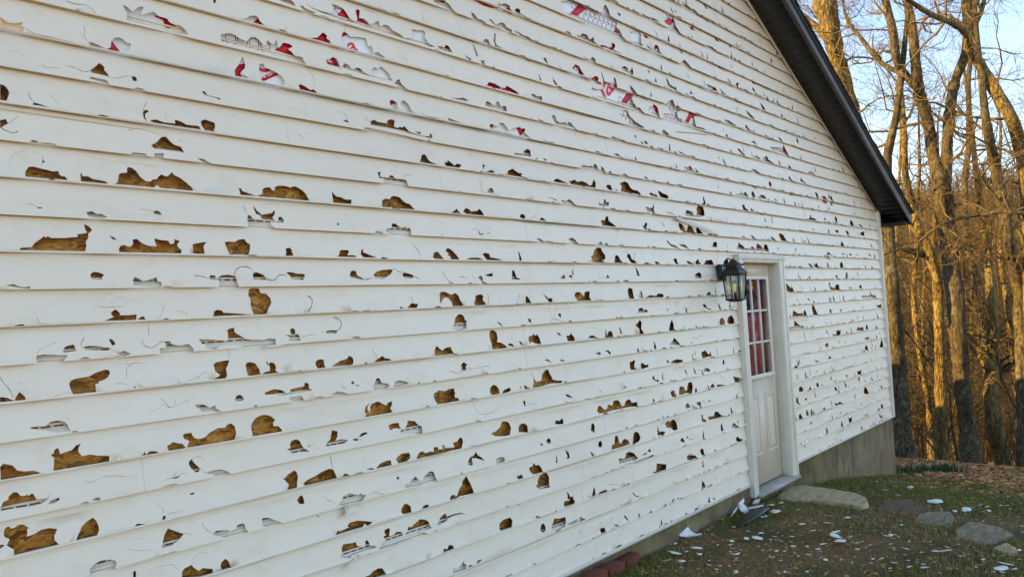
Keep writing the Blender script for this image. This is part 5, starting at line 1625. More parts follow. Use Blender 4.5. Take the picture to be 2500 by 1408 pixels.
# wall lantern
LX, LY = 5.775, -.165
ln = thing('wall_lantern', (5.80, 0, .06), 'black four sided coach lantern with clear glass mounted beside the door', 'lantern')
b = MB(); b.box(5.812, 5.912, -.028, .012, -.005, .135); b.box(5.822, 5.902, -.036, -.0285, .005, .125); bevel(b.build('backplate', 'black', ln), .004)
b = MB()
t = np.linspace(0, 1, 18); ang = np.pi*(1.0-1.15*t)
arm = [(5.862-(0.087)*q, -.03+(-.135)*q, .07) for q in np.linspace(0, 1, 4)]
b.tube([(5.862, -.03, .06), (5.84, -.06, .062), (5.80, -.10, .075), (LX+.01, -.14, .085)], [.009]*4, 8)
loop = [(5.862-.0435*(1-math.cos(a)), -.032-.066*(1-math.cos(a)), .10+.075*math.sin(a)) for a in np.linspace(0, np.pi*1.02, 18)]
b.tube([(5.862, -.032, .07)]+loop, [.0055]*19, 6); b.build('arm', 'black', ln, smooth=True)
def frustum(mbx, r0, r1, z0, z1, rot=0.0, cx=LX, cy=LY):
    r0 *= .86; r1 *= .86
    P0 = [(cx+r0*math.sqrt(2)*math.cos(math.pi/4+k*math.pi/2+rot), cy+r0*math.sqrt(2)*math.sin(math.pi/4+k*math.pi/2+rot), z0) for k in range(4)]
    P1 = [(cx+r1*math.sqrt(2)*math.cos(math.pi/4+k*math.pi/2+rot), cy+r1*math.sqrt(2)*math.sin(math.pi/4+k*math.pi/2+rot), z1) for k in range(4)]
    mbx.add(P0+P1, [(3, 2, 1, 0), (4, 5, 6, 7)]+[(k, (k+1) % 4, (k+1) % 4+4, k+4) for k in range(4)])
b = MB()
frustum(b, .095, .095, .040, .052); frustum(b, .095, .066, .0521, .088); frustum(b, .058, .058, .0881, .106); frustum(b, .074, .074, .1061, .113); frustum(b, .074, .022, .1131, .148)
frustum(b, .030, .022, .1481, .156); frustum(b, .010, .010, .1561, .170)
for sx in (-1, 1):
    for sy2 in (-1, 1): b.box(LX+sx*.058-.006, LX+sx*.058+.006, LY+sy2*.058-.006, LY+sy2*.058+.006, .113, .126)
bevel(b.build('cap', 'black', ln), .002)
def lx(t): return .070-.015*t      # half width from top (t=0) to bottom (t=1)
ZT, ZB = .040, -.165
b = MB()
for sx in (-1, 1):
    for sy2 in (-1, 1): b.tube([(LX+sx*lx(0), LY+sy2*lx(0), ZT), (LX+sx*lx(1), LY+sy2*lx(1), ZB)], [.0065, .0065], 4)
frustum(b, .070, .070, ZB-.012, ZB+.004); frustum(b, .040, .058, ZB-.024, ZB-.0121); frustum(b, .088, .090, ZT-.012, ZT-.0005)
b.build('frame', 'black', ln)
for ax, sg in ((0, -1), (0, 1), (1, -1), (1, 1)):
    b = MB(); a0, a1 = lx(0)-.004, lx(1)-.004
    if ax: v = [(LX-a0, LY+sg*a0, ZT-.01), (LX+a0, LY+sg*a0, ZT-.01), (LX+a1, LY+sg*a1, ZB), (LX-a1, LY+sg*a1, ZB)]
    else: v = [(LX+sg*a0, LY-a0, ZT-.01), (LX+sg*a0, LY+a0, ZT-.01), (LX+sg*a1, LY+a1, ZB), (LX+sg*a1, LY-a1, ZB)]
    b.add(v, [(0, 1, 2, 3)]); po = b.build('glass_pane', 'lantern_glass', ln); q = po.modifiers.new('s', 'SOLIDIFY'); q.thickness = .002
b = MB(); b.tube([(LX, LY, ZB), (LX, LY, ZB+.05)], [.012, .012], 10); so_ = b.build('socket', 'black', ln)
b = MB(); zz = np.linspace(0, 1, 10); b.tube([(LX, LY, ZB+.051+.1*q) for q in zz], [.009+.017*math.sin(math.pi*min(1, q*.55+.1))*(1-q**6) for q in zz], 14)
bu = b.build('bulb', 'bulb_glass', ln, smooth=True)
b = MB()
for k in range(4): b.tube([(LX+.006*math.cos(k*1.57), LY+.006*math.sin(k*1.57), ZB+.065), (LX+.008*math.cos(k*1.57+.5), LY+.008*math.sin(k*1.57+.5), ZB+.125)], [.0016]*2, 5)
b.build('filament', 'filament', bu)

# ------------------------------------------------------------------ bricks, stones, strip
def brick(p, q, label, zt=.06):
    # p, q: two wall-side top corners of the long edge (world x,y); brick 0.2 x 0.1 x 0.06
    p = np.array(p); q = np.array(q); t = (q-p)/np.linalg.norm(q-p); nn = np.array([t[1], -t[0]])
    c = p+t*.1+nn*.047; z = g(c[0], c[1])
    mbx = MB(); mbx.box(-.1, .1, -.047, .047, -.02, .062)
    o = mbx.build('brick', 'brick'); o.location = (c[0], c[1], z+.0); o.rotation_euler = (rng.uniform(-.03, .03), rng.uniform(-.03, .03), math.atan2(t[1], t[0]))
    bevel(o, .003, 2); tag(o, label, 'brick', 'red bricks along the foundation'); return o
def gz(px, py, up): 
    z = -1.9
    for _ in range(6):
        p = onZ(px, py, z); z = g(p[0], p[1])+up
    return onZ(px, py, z)
BR = [((1250+1000/4, 1056+1225/4), (1250+1165/4, 1056+1140/4), 'red clay brick nearest the door in the row along the foundation'),
      ((1250+830/4, 1056+1310/4), (1250+990/4, 1056+1235/4), 'middle red brick of the three by the foundation'),
      ((1250+650/4, 1056+1400/4), (1250+820/4, 1056+1310/4), 'red brick cut by the bottom edge of the photo, nearest the viewer')]
for a, b2, lab in BR:
    P, Q = gz(*a, .062), gz(*b2, .062); brick((P[0], P[1]), (Q[0], Q[1]), lab)
def slab(name, pts, up, thick, m, label, cat, group=None, jit=.004):
    W = [gz(1875+x/4, 1056+y/4, up) for x, y in pts]; zc = np.mean([p[2] for p in W]); P = np.array([[p[0], p[1]] for p in W])
    t = np.concatenate([[0], np.cumsum(np.hypot(*np.diff(np.vstack([P, P[:1]]), axis=0).T))]); k = 84
    tt = np.linspace(0, t[-1], k, endpoint=False); PX = np.stack([np.interp(tt, t, np.append(P[:, i], P[0, i])) for i in (0, 1)], -1)
    pass
    c = PX.mean(0); r = random.Random(name+label)
    PX += np.array([[noise.noise((q[0]*9, q[1]*9, i))*jit for i in (1, 5)] for q in PX])
    rings = [(1.0, -thick), (1.008, -thick*.4), (1.0, -.008), (.99, -.002), (.975, 0), (.9, .0), (.7, .0), (.4, .0), (.15, .0)]
    V = []; 
    for s, dz in rings:
        for q in PX:
            p = c+(q-c)*s; V.append((p[0], p[1], zc+dz+.0025*noise.noise((p[0]*8, p[1]*8, 2))))
    V.append((c[0], c[1], zc)); fs = []
    for i in range(len(rings)-1):
        for j in range(k): fs.append((i*k+j, i*k+(j+1) % k, (i+1)*k+(j+1) % k, (i+1)*k+j))
    for j in range(k): fs.append(((len(rings)-1)*k+j, (len(rings)-1)*k+(j+1) % k, len(V)-1))
    if area([tuple(q) for q in PX]) > 0: fs = [f[::-1] for f in fs]
    mbx = MB(); mbx.add(V, fs); o = mbx.build(name, m); tag(o, label, cat, group); return o
slab('step_stone', [(75, 600), (165, 532), (330, 526), (600, 565), (880, 610), (960, 645), (985, 690), (900, 705), (700, 672), (400, 636), (200, 628)], .042, .14, 'stone_tan', 'long tan sandstone step lying in front of the door', 'step stone')
GS = 'flat stepping stones across the lawn'
slab('stepping_stone', [(1052, 738), (1105, 708), (1210, 684), (1350, 676), (1560, 745), (1640, 782), (1470, 800), (1395, 828), (1265, 802), (1090, 778)], .012, .07, 'stone_dark', 'dark brownish flagstone next to the tan step', 'stepping stone', GS)
slab('stepping_stone', [(1395, 895), (1475, 800), (1600, 790), (1785, 798), (1815, 830), (1772, 966), (1600, 955)], .010, .07, 'stone_grey', 'pale grey flagstone in the middle of the stone path', 'stepping stone', GS)
slab('stepping_stone', [(1825, 938), (1955, 884), (2055, 892), (2265, 932), (2395, 988), (2195, 1050), (2050, 1042), (1850, 992)], .028, .08, 'stone_grey', 'thick slanted grey flagstone with an exposed edge', 'stepping stone', GS)
slab('stepping_stone', [(2200, 1115), (2330, 1072), (2420, 1120), (2440, 1170), (2300, 1155)], .02, .06, 'stone_tan', 'small tan stone half sunk in grass past the last flagstone', 'stepping stone', GS)
def px_piece(name, tile, pts, base, nrm, m, label, cat, thick=.0016, up=.01, group=None, curl=.0):
    P0 = gz(tile[0]+base[0]/4, tile[1]+base[1]/4, up); nrm = np.array(nrm, float); nrm /= np.linalg.norm(nrm)
    P = np.array([on_plane(tile[0]+x/4, tile[1]+y/4, nrm, nrm@P0) for x, y in pts]); k = len(P); c = P.mean(0)
    if curl: P = P+nrm*(curl*np.sum((P-c)**2, axis=1))[:, None]
    a = [Vector(p) for p in P]; mbx = MB()
    for q in P:
        pass
    from mathutils.geometry import tessellate_polygon
    tri = tessellate_polygon([a]); V = np.vstack([P, P-nrm*thick]); fs = [tuple(t) for t in tri]+[(t[2]+k, t[1]+k, t[0]+k) for t in tri]+[(i, (i+1) % k, (i+1) % k+k, i+k) for i in range(k)]
    mbx.add(V, fs); o = mbx.build(name, m); tag(o, label, cat, group)
    bm = bmesh.new(); bm.from_mesh(o.data); bmesh.ops.recalc_face_normals(bm, faces=bm.faces); bm.to_mesh(o.data); bm.free(); return o
TO = (1250, 1056)
px_piece('drain_strip', TO, [(2185, 905), (2200, 860), (2300, 780), (2420, 720), (2500, 705), (2515, 735), (2420, 805), (2300, 875), (2215, 905)], (2300, 830), (-.1, -.15, 1), 'black', 'black plastic strip lying on the dirt below the door frame', 'plastic strip', .012, .03)
GSH = 'broken pieces of siding on the ground'
px_piece('siding_shard', TO, [(1615, 980), (1640, 930), (1690, 895), (1720, 880), (1712, 857), (1752, 848), (1742, 875), (1710, 902), (1745, 955), (1800, 985), (1852, 980), (1830, 1022), (1760, 1005), (1730, 1022), (1640, 1012)], (1730, 1015), (-.15, -.75, .65), 'shard', 'largest curved white siding shard leaning at the foundation', 'shard', .0016, .004, GSH, .4)
px_piece('siding_shard', TO, [(1738, 950), (1888, 852), (1922, 838), (1916, 862), (1860, 925), (1800, 958)], (1790, 958), (.1, -.6, .8), 'shard', 'pale folded siding strip beside the largest curved shard', 'shard', .0016, .004, GSH)
px_piece('siding_shard', TO, [(2205, 690), (2262, 636), (2268, 665), (2255, 690), (2290, 720), (2312, 770), (2280, 792), (2228, 760)], (2280, 790), (-.2, -.7, .7), 'shard', 'pointed white siding shard standing left of the black strip', 'shard', .0016, .004, GSH, .5)
px_piece('siding_shard', TO, [(2128, 816), (2203, 708), (2218, 715), (2148, 818)], (2135, 816), (-.2, -.7, .7), 'shard', 'narrow white siding strip propped against the pointed shard', 'shard', .0016, .004, GSH)
px_piece('siding_shard', TO, [(2290, 728), (2450, 700), (2458, 716), (2320, 746)], (2320, 745), (-.1, -.4, .9), 'shard', 'straight white siding strip touching the top of the black strip', 'shard', .0016, .02, GSH)
px_piece('siding_shard', TO, [(2345, 692), (2370, 655), (2425, 638), (2415, 682), (2380, 704)], (2380, 702), (-.1, -.8, .5), 'shard', 'small rounded white shard under the foot of the door frame', 'shard', .0016, .004, GSH, .6)

# small shards, every one its own object
variants = []
def shard_mesh(i):
    r = random.Random(100+i); k = r.randint(5, 8); el = r.choice([.22, .35, .5, .65, .8]); pts = []
    for j in range(k):
        a = 2*math.pi*(j+r.uniform(-.3, .3))/k; q = r.uniform(.55, 1.0); pts.append((.5*q*math.cos(a), .5*q*el*math.sin(a)))
    mbx = MB(); cv = r.uniform(-.35, .45); V = [(x, y, cv*(x*x)-.02) for x, y in pts]; V2 = [(x, y, z-.03) for x, y, z in V]; n = len(V)
    mbx.add(V+V2+[(0, 0, -.02), (0, 0, -.05)], [(j, (j+1) % n, 2*n) for j in range(n)]+[((j+1) % n+n, j+n, 2*n+1) for j in range(n)]+[(j, j+n, (j+1) % n+n, (j+1) % n) for j in range(n)])
    me = mbx.mesh('siding_shard'); me.materials.append(M['shard']); return me
variants = [shard_mesh(i) for i in range(18)]
LO = "1545,1115,45 1595,1110,50 1800,1155,115 1600,1210,145 1705,1190,50 1835,1215,50 1515,1280,90 1665,1285,70 1435,1335,30 1005,1370,22 1925,1320,30 2030,1330,50 2000,1365,50 2125,1330,30 2190,1390,50 2165,945,50 2045,870,60 1955,935,40 2305,985,30 2290,1060,70 2390,1060,115 2140,1120,50 2165,1160,90 2135,1190,30 2200,1215,85 2190,1255,35 2445,1180,40 2410,1140,30 2430,1005,60 2480,840,45 2445,845,35 2150,1085,60 1955,1020,30 900,1395,40 985,1225,25 1690,1010,40"
LP = "265,688,60 130,708,70 40,730,60 300,775,45 70,800,100 335,918,60 465,905,40 570,905,80 440,982,70 665,1000,120 645,1030,110 660,1047,130 235,1040,50 810,1040,55 700,1085,110 545,1115,80 65,1045,60 130,1085,40 240,1138,60 385,1138,45 165,1185,40 85,1185,50 395,1220,60 490,1165,50 515,1190,40 870,1165,50 995,1130,45 1100,1098,30 830,1100,40 885,1098,35 1200,1115,40 1150,1032,60 1200,1028,50 1240,1020,40 1235,1170,35 1320,1150,50 1355,1160,35 1380,1088,35 1385,1020,20 1520,1088,22 1495,1200,40 1635,1187,70 1720,1187,125 1770,1165,50 1870,1228,45 1860,1118,40 1235,1300,70 1375,1278,40 1460,1292,40 1520,1315,50 1530,1348,95 1385,1340,60 825,1300,40 1010,1305,40 1110,1258,60 1030,1262,50 2100,1270,40 2040,1320,30 1845,1360,25 2330,1320,150 2290,1358,150 2410,1363,60 2205,1390,50 2290,1395,50 2455,1175,35 2485,1000,30 780,855,60 1305,927,40 1645,695,165 1130,580,75 1030,412,35 1265,628,70 1250,535,50 1390,545,80 1055,487,40 1200,465,30 1450,490,20 1500,490,20 1630,530,25 1830,790,40 1690,765,35 1565,720,30 1930,775,100 2080,795,40 2160,785,50 2050,735,60 2140,740,50 2270,730,50 2335,730,60 2080,715,40 1950,700,30 1925,820,20 1965,825,25 2000,655,40 2270,870,25 2350,635,30 1530,240,22 570,1270,50 125,1275,45 520,1250,30 720,1265,30 90,1390,40 165,1390,35 195,1395,30 385,1385,40 1190,1355,40 20,1175,45 180,1150,30 30,1070,30 300,1235,35 230,1235,40 60,1240,22 150,1090,25"
spots = [(1250+float(a)/4, 1056+float(b)/4, float(c)) for a, b, c in (s.split(',') for s in LO.split())]
spots += [(1875+float(a)/4, 1056+float(b)/4, float(c)) for a, b, c in (s.split(',') for s in LP.split())]
r5 = random.Random(55)
while len(spots) < 262:
    y = r5.uniform(1215, 1408); x = r5.uniform(1620+(1408-y)*.6, 2500)
    if y < 1290 and x > 1900 and r5.random() < .6: continue
    spots.append((x, y, r5.uniform(10, 26)))
for i, (px, py, sz) in enumerate(spots):
    if py > 1410: continue
    p = on_ground(px, py); D = (p-CAM)@fwd; s = sz/4*D/F*1.22
    o = bpy.data.objects.new('siding_shard', variants[i % 18] if sz < 100 else variants[(0, 3, 7, 11)[i % 4]]); C.objects.link(o)
    o.location = (p[0], p[1], p[2]+.022+s*.06); o.rotation_euler = (r5.uniform(-.3, .3), r5.uniform(-.25, .25), r5.uniform(-.5, .5)-YAW+ (r5.choice([0, math.pi])))
    o.scale = (s, s*r5.uniform(.8, 1.5), min(s, .05))
    if sz >= 100: lab, gp = 'long white siding shard lying flat on the lawn', 'long siding shards on the lawn'
    else: lab, gp = 'small white vinyl siding chip scattered on the grass and dirt', 'small siding chips on the lawn'
    tag(o, lab, 'shard', gp)

# ------------------------------------------------------------------ grass, straw, litter, plants
def blades(name, m, n, region, hmin, hmax, wd, accept, flat=.5, seed=1):
    r = np.random.default_rng(seed); V = np.zeros((n*5, 3)); keep = 0
    fs = []
    x0, x1, y0, y1 = region
    tries = 0
    while keep < n and tries < n*12:
        tries += 1
        x = x0+(x1-x0)*r.random()**1.35; y = r.uniform(y0, y1)
        if y > -.02 and x < 10.5: continue
        if y < -2.95+.115*x-.15: continue
        if not accept(x, y, r.random()): continue
        z = g(x, y); a = r.uniform(0, 6.283); L = r.uniform(hmin, hmax); ln = flat*r.uniform(.2, 1.2); ca, sa = math.cos(a), math.sin(a)
        w2 = wd*r.uniform(.6, 1.2); b = keep*5
        dx, dy = ca*L*ln, sa*L*ln; hz = L*math.sqrt(max(.05, 1-min(.95, ln*ln)))
        V[b] = (x-sa*w2, y+ca*w2, z-.005); V[b+1] = (x+sa*w2, y-ca*w2, z-.005)
        V[b+2] = (x+dx*.4+sa*w2*.8, y+dy*.4-ca*w2*.8, z+hz*.6); V[b+3] = (x+dx*.4-sa*w2*.8, y+dy*.4+ca*w2*.8, z+hz*.6); V[b+4] = (x+dx, y+dy, z+hz)
        fs.append((b, b+1, b+2, b+3)); fs.append((b+3, b+2, b+4)); keep += 1
    mbx = MB(); mbx.add(V[:keep*5], fs); return mbx.build(name, m)
def nz(x, y, s, k): return noise.noise((x*s, y*s, k))
def acc_g(x, y, r):
    if x-.9*y > 11.2+.5*nz(x, y, 2, 1): return False
    d = nz(x, y, 1.1, 4)+.5*nz(x, y, 3.3, 8)
    dirt = math.exp(-(((x-5.9)/.9)**2+((y+.75)/.45)**2))
    if x > 6.8: d += .25
    if y > -.22: d += .35
    return r < max(.03, .30+1.7*d-1.5*dirt)
gr = blades('grass', 'grass', 40000, (3.7, 11.6, -2.7, .3), .014, .042, .0019, acc_g, .6, 1)
tag(gr, 'short dark green patchy grass on the lawn', 'grass', kind='stuff')
def acc_s(x, y, r):
    if x-.9*y > 11.4+.5*nz(x, y, 2, 1): return False
    d = nz(x, y, 1.4, 14)+.4*nz(x, y, 4, 2)
    return r < .40+1.5*d
st = blades('dry_grass', 'straw', 30000, (3.7, 11.4, -2.7, .1), .02, .055, .0014, acc_s, .95, 2)
tag(st, 'dry straw coloured dead grass on the lawn', 'grass', kind='stuff')
lm = MB(); r6 = np.random.default_rng(6); V = []; fs = []
for i in range(26000):
    x = 8.4+r6.random()**1.6*20; y = r6.uniform(-2.95+.10*x-.4, -2.95+.31*x+.6)
    if x < 10.5 and y > -.05: continue
    e_ = x-.9*y-10.9
    if e_ < 0 and r6.random() > .5*math.exp(e_*2.0): continue
    z = g(x, y); a = r6.uniform(0, 6.28); L = r6.uniform(.025, .06)*(1+.02*(x-10)); W = L*.55; ti = r6.uniform(-.5, .5); tj = r6.uniform(-.4, .4); ca, sa = math.cos(a), math.sin(a); b = len(V)
    for (u, v, h) in ((-L, 0, 0), (-L*.2, -W*.6, .35*W), (L, 0, .1*L), (-L*.2, W*.6, .35*W)):
        V.append((x+u*ca-v*sa, y+u*sa+v*ca, z+.012+h+u*ti*.5+v*tj))
    fs += [(b, b+1, b+2), (b, b+2, b+3)]
for i in range(5200):
    x = 4.0+7.2*r6.random()**1.3; y = r6.uniform(-2.6, -.05)
    if y < -2.95+.115*x-.15: continue
    z = g(x, y); a = r6.uniform(0, 6.28); L = r6.uniform(.006, .022); W = L*r6.uniform(.25, .7); ca, sa = math.cos(a), math.sin(a); b = len(V)
    for (u, v, h) in ((-L, 0, 0), (-L*.2, -W, .5*W), (L, 0, .3*L), (-L*.2, W, .3*W)):
        V.append((x+u*ca-v*sa, y+u*sa+v*ca, z+.007+h))
    fs += [(b, b+1, b+2), (b, b+2, b+3)]
lm.add(V, fs); ll = lm.build('leaf_litter', 'leaf'); tag(ll, 'brown fallen leaves covering the ground at the edge of the woods', 'leaves', kind='stuff')
def plant(px0, px1, py, label, n=150, h=.16):
    a, b2 = on_ground(px0, py), on_ground(px1, py); c = (a+b2)/2; mbx = MB()
    for i in range(n):
        t = rng.random(); p = a+(b2-a)*t; p = np.array([p[0]+rng.gauss(0, .12), p[1]+rng.gauss(0, .07), 0]); p[2] = g(p[0], p[1])-.01
        aa = rng.uniform(0, 6.28); L = h*rng.uniform(.5, 1.2); d = np.array([math.cos(aa), math.sin(aa), 0])*L*rng.uniform(.1, .7); q = np.array([-math.sin(aa), math.cos(aa), 0])*.006
        m1 = p+d*.35+np.array([0, 0, L*.65]); e = p+d+np.array([0, 0, L*rng.uniform(.6, 1)])
        mbx.add([p-q, p+q, m1+q, m1-q, e], [(0, 1, 2, 3), (3, 2, 4)])
    o = mbx.build('bulb_plant', 'plant'); tag(o, label, 'plant', 'green spring bulbs by the tree trunks')
plant(2190, 2235, 1142, 'low green strap leaved plants at the foot of the trunk by the house corner', 140, .14)
plant(2262, 2338, 1138, 'clump of green strap leaves between the two big trunks', 260, .17)

# ------------------------------------------------------------------ trees
def unit(v): return v/(np.linalg.norm(v)+1e-9)
def smooth_path(P, k=3):
    P = np.asarray(P, float)
    for _ in range(k):
        Q = [P[0]]
        for a, b in zip(P[:-1], P[1:]): Q += [a*.75+b*.25, a*.25+b*.75]
        Q.append(P[-1]); P = np.array(Q)
        if len(P) > 60: break
    return P
def grow(mb, p, d, L, r, lev, rg, gn=.55, twist=.42, upb=.08):
    """recursive crooked limb"""
    k = 7 if lev >= 2 else (5 if lev == 1 else 4); pts = [p]; dd = unit(d); rs = [r]
    for i in range(k):
        dd = unit(dd+rg.normal(0, twist, 3)+np.array([0, 0, upb])); pts.append(pts[-1]+dd*L/k); rs.append(r*(1-.72*(i+1)/k))
    mb.tube(pts, rs, 6 if r > .03 else (4 if r > .008 else 3), cap=False)
    if lev <= 0: return
    nc = {3: 8, 2: 8, 1: 6}.get(lev, 5)
    for c in range(nc):
        t = rg.uniform(.22, 1.0); i = min(k-1, int(t*k)); q = pts[i]+(pts[i+1]-pts[i])*(t*k-i)
        base = unit(pts[i+1]-pts[i]); side = unit(np.cross(base, rg.normal(0, 1, 3)))
        nd = unit(base*rg.uniform(.35, 1.0)+side*rg.uniform(.6, 1.1))
        grow(mb, q, nd, L*rg.uniform(.38, .68), max(.0022, r*(1-.65*t)*rg.uniform(.35, .6)), lev-1, rg, gn, twist, upb)
def px_path(P, D):
    """pixel polyline with widths -> 3D points and radii on the tree's own distance; mild depth wander"""
    out = []; rad = []
    for i, (x, y, wpx) in enumerate(P):
        dz = D+.25*math.sin(i*1.3+P[0][0])
        out.append(at(x, y, dz)); rad.append(wpx/2*dz/F)
    return np.array(out), np.array(rad)
def fore_tree(label, D, stems, limbs=14, seed=0, level=2, lenmul=1.0, group='big trees at the edge of the woods', root=True, barkm='bark'):
    rg = np.random.default_rng(seed)
    P0, R0 = px_path(stems[0], D)
    base = P0[0].copy()
    if root:
        gzb = g(base[0], base[1]); base[2] = gzb
    t = thing('bare_tree', tuple(base), label, 'tree', group)
    tr = MB(); cr = MB()
    for si, st in enumerate(stems):
        P, Rr = px_path(st, D)
        if si == 0 and root:
            # flare to the ground
            b0 = np.array([P[0][0], P[0][1], g(P[0][0], P[0][1])-.15])
            if b0[2] < P[0][2]-.05:
                P = np.vstack([b0, P]); Rr = np.concatenate([[Rr[0]*1.25], Rr])
        if Rr[-1] > .012:      # the stem goes on above the picture and thins out
            dd = unit(unit(P[-1]-P[-2])+np.array([0, 0, .5])); n_ext = 7; Le = min(4.5, 60*Rr[-1]); e = [P[-1]]
            for q_ in range(n_ext): dd = unit(dd+rg.normal(0, .16, 3)+np.array([0, 0, .06])); e.append(e[-1]+dd*Le/n_ext)
            Rr = np.concatenate([Rr, Rr[-1]*np.linspace(.9, .1, n_ext)]); P = np.vstack([P, np.array(e[1:])])
        tt = np.concatenate([[0], np.cumsum(np.linalg.norm(np.diff(P, axis=0), axis=1))]); k = max(24, int(tt[-1]/.12)); q = np.linspace(0, tt[-1], k)
        PP = np.stack([np.interp(q, tt, P[:, i]) for i in range(3)], -1); RR = np.interp(q, tt, Rr)
        for _ in range(3): PP[1:-1] = .25*PP[:-2]+.5*PP[1:-1]+.25*PP[2:]
        RR = RR*.88*(1+.05*rg.normal(0, 1, k)); 
        tr.tube(PP, RR, 18, rough=.055)
        nl = int(limbs*1.2) if si == 0 else max(4, int(limbs*.6))
        for j in range(nl):
            u = rg.uniform(.28, 1.0) if si == 0 else rg.uniform(.1, 1.0); i = min(k-2, int(u*k)); bd = unit(PP[i+1]-PP[i]); sd = unit(np.cross(bd, rg.normal(0, 1, 3)))
            L = rg.uniform(.8, 2.4)*lenmul*(.5 if u < .4 else 1)
            grow(cr, PP[i], unit(sd+bd*rg.uniform(.0, .8)), L, min(RR[i]*.55, rg.uniform(.010, .032)), level, rg)
    tr.build('trunk', barkm, t, smooth=True); cr.build('branches', 'twig', t)
    return t
GB = 'big trees at the edge of the woods'
# T2: the big fork in the middle
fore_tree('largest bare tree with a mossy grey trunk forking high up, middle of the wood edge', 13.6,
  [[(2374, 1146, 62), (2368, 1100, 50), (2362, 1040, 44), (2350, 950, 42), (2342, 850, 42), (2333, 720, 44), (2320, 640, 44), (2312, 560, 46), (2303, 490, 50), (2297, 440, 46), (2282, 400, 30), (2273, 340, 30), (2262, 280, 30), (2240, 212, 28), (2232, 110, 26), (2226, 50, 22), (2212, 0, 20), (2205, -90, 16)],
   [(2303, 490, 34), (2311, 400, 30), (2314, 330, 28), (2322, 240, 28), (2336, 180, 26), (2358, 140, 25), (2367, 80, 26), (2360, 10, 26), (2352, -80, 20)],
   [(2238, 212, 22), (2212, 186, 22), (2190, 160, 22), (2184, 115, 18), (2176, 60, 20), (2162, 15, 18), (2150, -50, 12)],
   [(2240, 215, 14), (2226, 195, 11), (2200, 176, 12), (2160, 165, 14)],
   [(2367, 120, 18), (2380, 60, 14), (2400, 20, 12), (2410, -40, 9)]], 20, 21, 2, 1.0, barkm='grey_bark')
fore_tree('bare tree with one thick limb sweeping down to the right edge', 12.9,
  [[(2530, 1120, 46), (2525, 900, 42), (2518, 600, 40), (2505, 420, 36), (2487, 340, 34), (2470, 290, 32), (2440, 240, 32), (2412, 190, 30), (2385, 145, 26), (2370, 132, 20)]], 16, 22, 2)
fore_tree('leaning bare tree with a broken golden limb just right of the roof corner', 14.6,
  [[(2300, 1130, 30), (2296, 900, 28), (2292, 690, 24), (2276, 622, 24), (2254, 585, 22), (2238, 542, 20), (2230, 495, 19), (2216, 455, 18), (2207, 410, 18), (2209, 340, 16), (2203, 270, 14), (2195, 190, 12), (2190, 90, 10), (2170, 10, 8)],
   [(2276, 622, 20), (2250, 620, 20), (2215, 612, 16), (2178, 597, 13)],
   [(2292, 690, 16), (2268, 640, 14), (2235, 560, 14), (2228, 500, 10)]], 14, 23, 2)
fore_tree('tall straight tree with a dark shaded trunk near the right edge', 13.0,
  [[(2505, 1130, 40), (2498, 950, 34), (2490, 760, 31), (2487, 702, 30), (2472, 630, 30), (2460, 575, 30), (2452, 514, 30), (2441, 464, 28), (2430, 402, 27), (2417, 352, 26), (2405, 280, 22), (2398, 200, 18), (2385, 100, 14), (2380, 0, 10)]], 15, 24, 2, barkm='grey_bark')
fore_tree('golden sunlit tree forking low at breast height near the right edge', 15.6,
  [[(2440, 1106, 52), (2430, 1060, 42), (2423, 1020, 38), (2418, 950, 36), (2422, 900, 36), (2424, 850, 26), (2422, 800, 25), (2421, 740, 24), (2416, 680, 22), (2413, 620, 22), (2405, 540, 19), (2392, 460, 17), (2380, 400, 14), (2374, 320, 11), (2360, 220, 8)],
   [(2418, 900, 28), (2400, 868, 24), (2376, 844, 22), (2356, 808, 20), (2340, 770, 17), (2318, 720, 14), (2290, 660, 12)]], 13, 25, 2)
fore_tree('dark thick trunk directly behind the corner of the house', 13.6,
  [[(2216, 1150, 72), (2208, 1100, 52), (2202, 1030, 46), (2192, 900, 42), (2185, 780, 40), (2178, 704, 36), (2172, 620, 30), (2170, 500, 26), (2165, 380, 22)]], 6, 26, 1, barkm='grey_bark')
fore_tree('thick golden trunk rising behind the roof slope', 15.2,
  [[(2120, 1100, 66), (2116, 800, 60), (2108, 500, 58), (2090, 330, 54), (2062, 215, 46), (2045, 150, 42), (2030, 80, 46), (2018, 30, 58), (2010, -20, 60), (1995, -120, 46)],
   [(2040, 130, 24), (2010, 80, 20), (1980, 55, 14), (1960, 40, 10)]], 14, 27, 2)
fore_tree('slim bare tree with a wavy golden stem between two dark trunks', 15.8,
  [[(2275, 1110, 20), (2270, 1010, 17), (2264, 955, 16), (2250, 890, 15), (2236, 800, 14), (2230, 740, 14), (2233, 660, 13), (2240, 580, 11), (2236, 500, 9), (2246, 420, 8)]], 11, 28, 2)
fore_tree('slim bare tree with an upright dark stem left of the largest tree', 16.4,
  [[(2302, 1110, 20), (2298, 1000, 17), (2290, 880, 16), (2286, 760, 16), (2284, 690, 15), (2278, 600, 13), (2284, 500, 10), (2290, 420, 8)]], 11, 29, 2)
fore_tree('slender golden tree leaning left at the right edge of the photo', 17.0,
  [[(2494, 1090, 18), (2490, 1000, 16), (2478, 920, 16), (2470, 850, 15), (2462, 760, 14), (2448, 680, 13), (2440, 600, 12), (2448, 520, 10), (2438, 430, 9), (2444, 330, 7)]], 12, 30, 2)
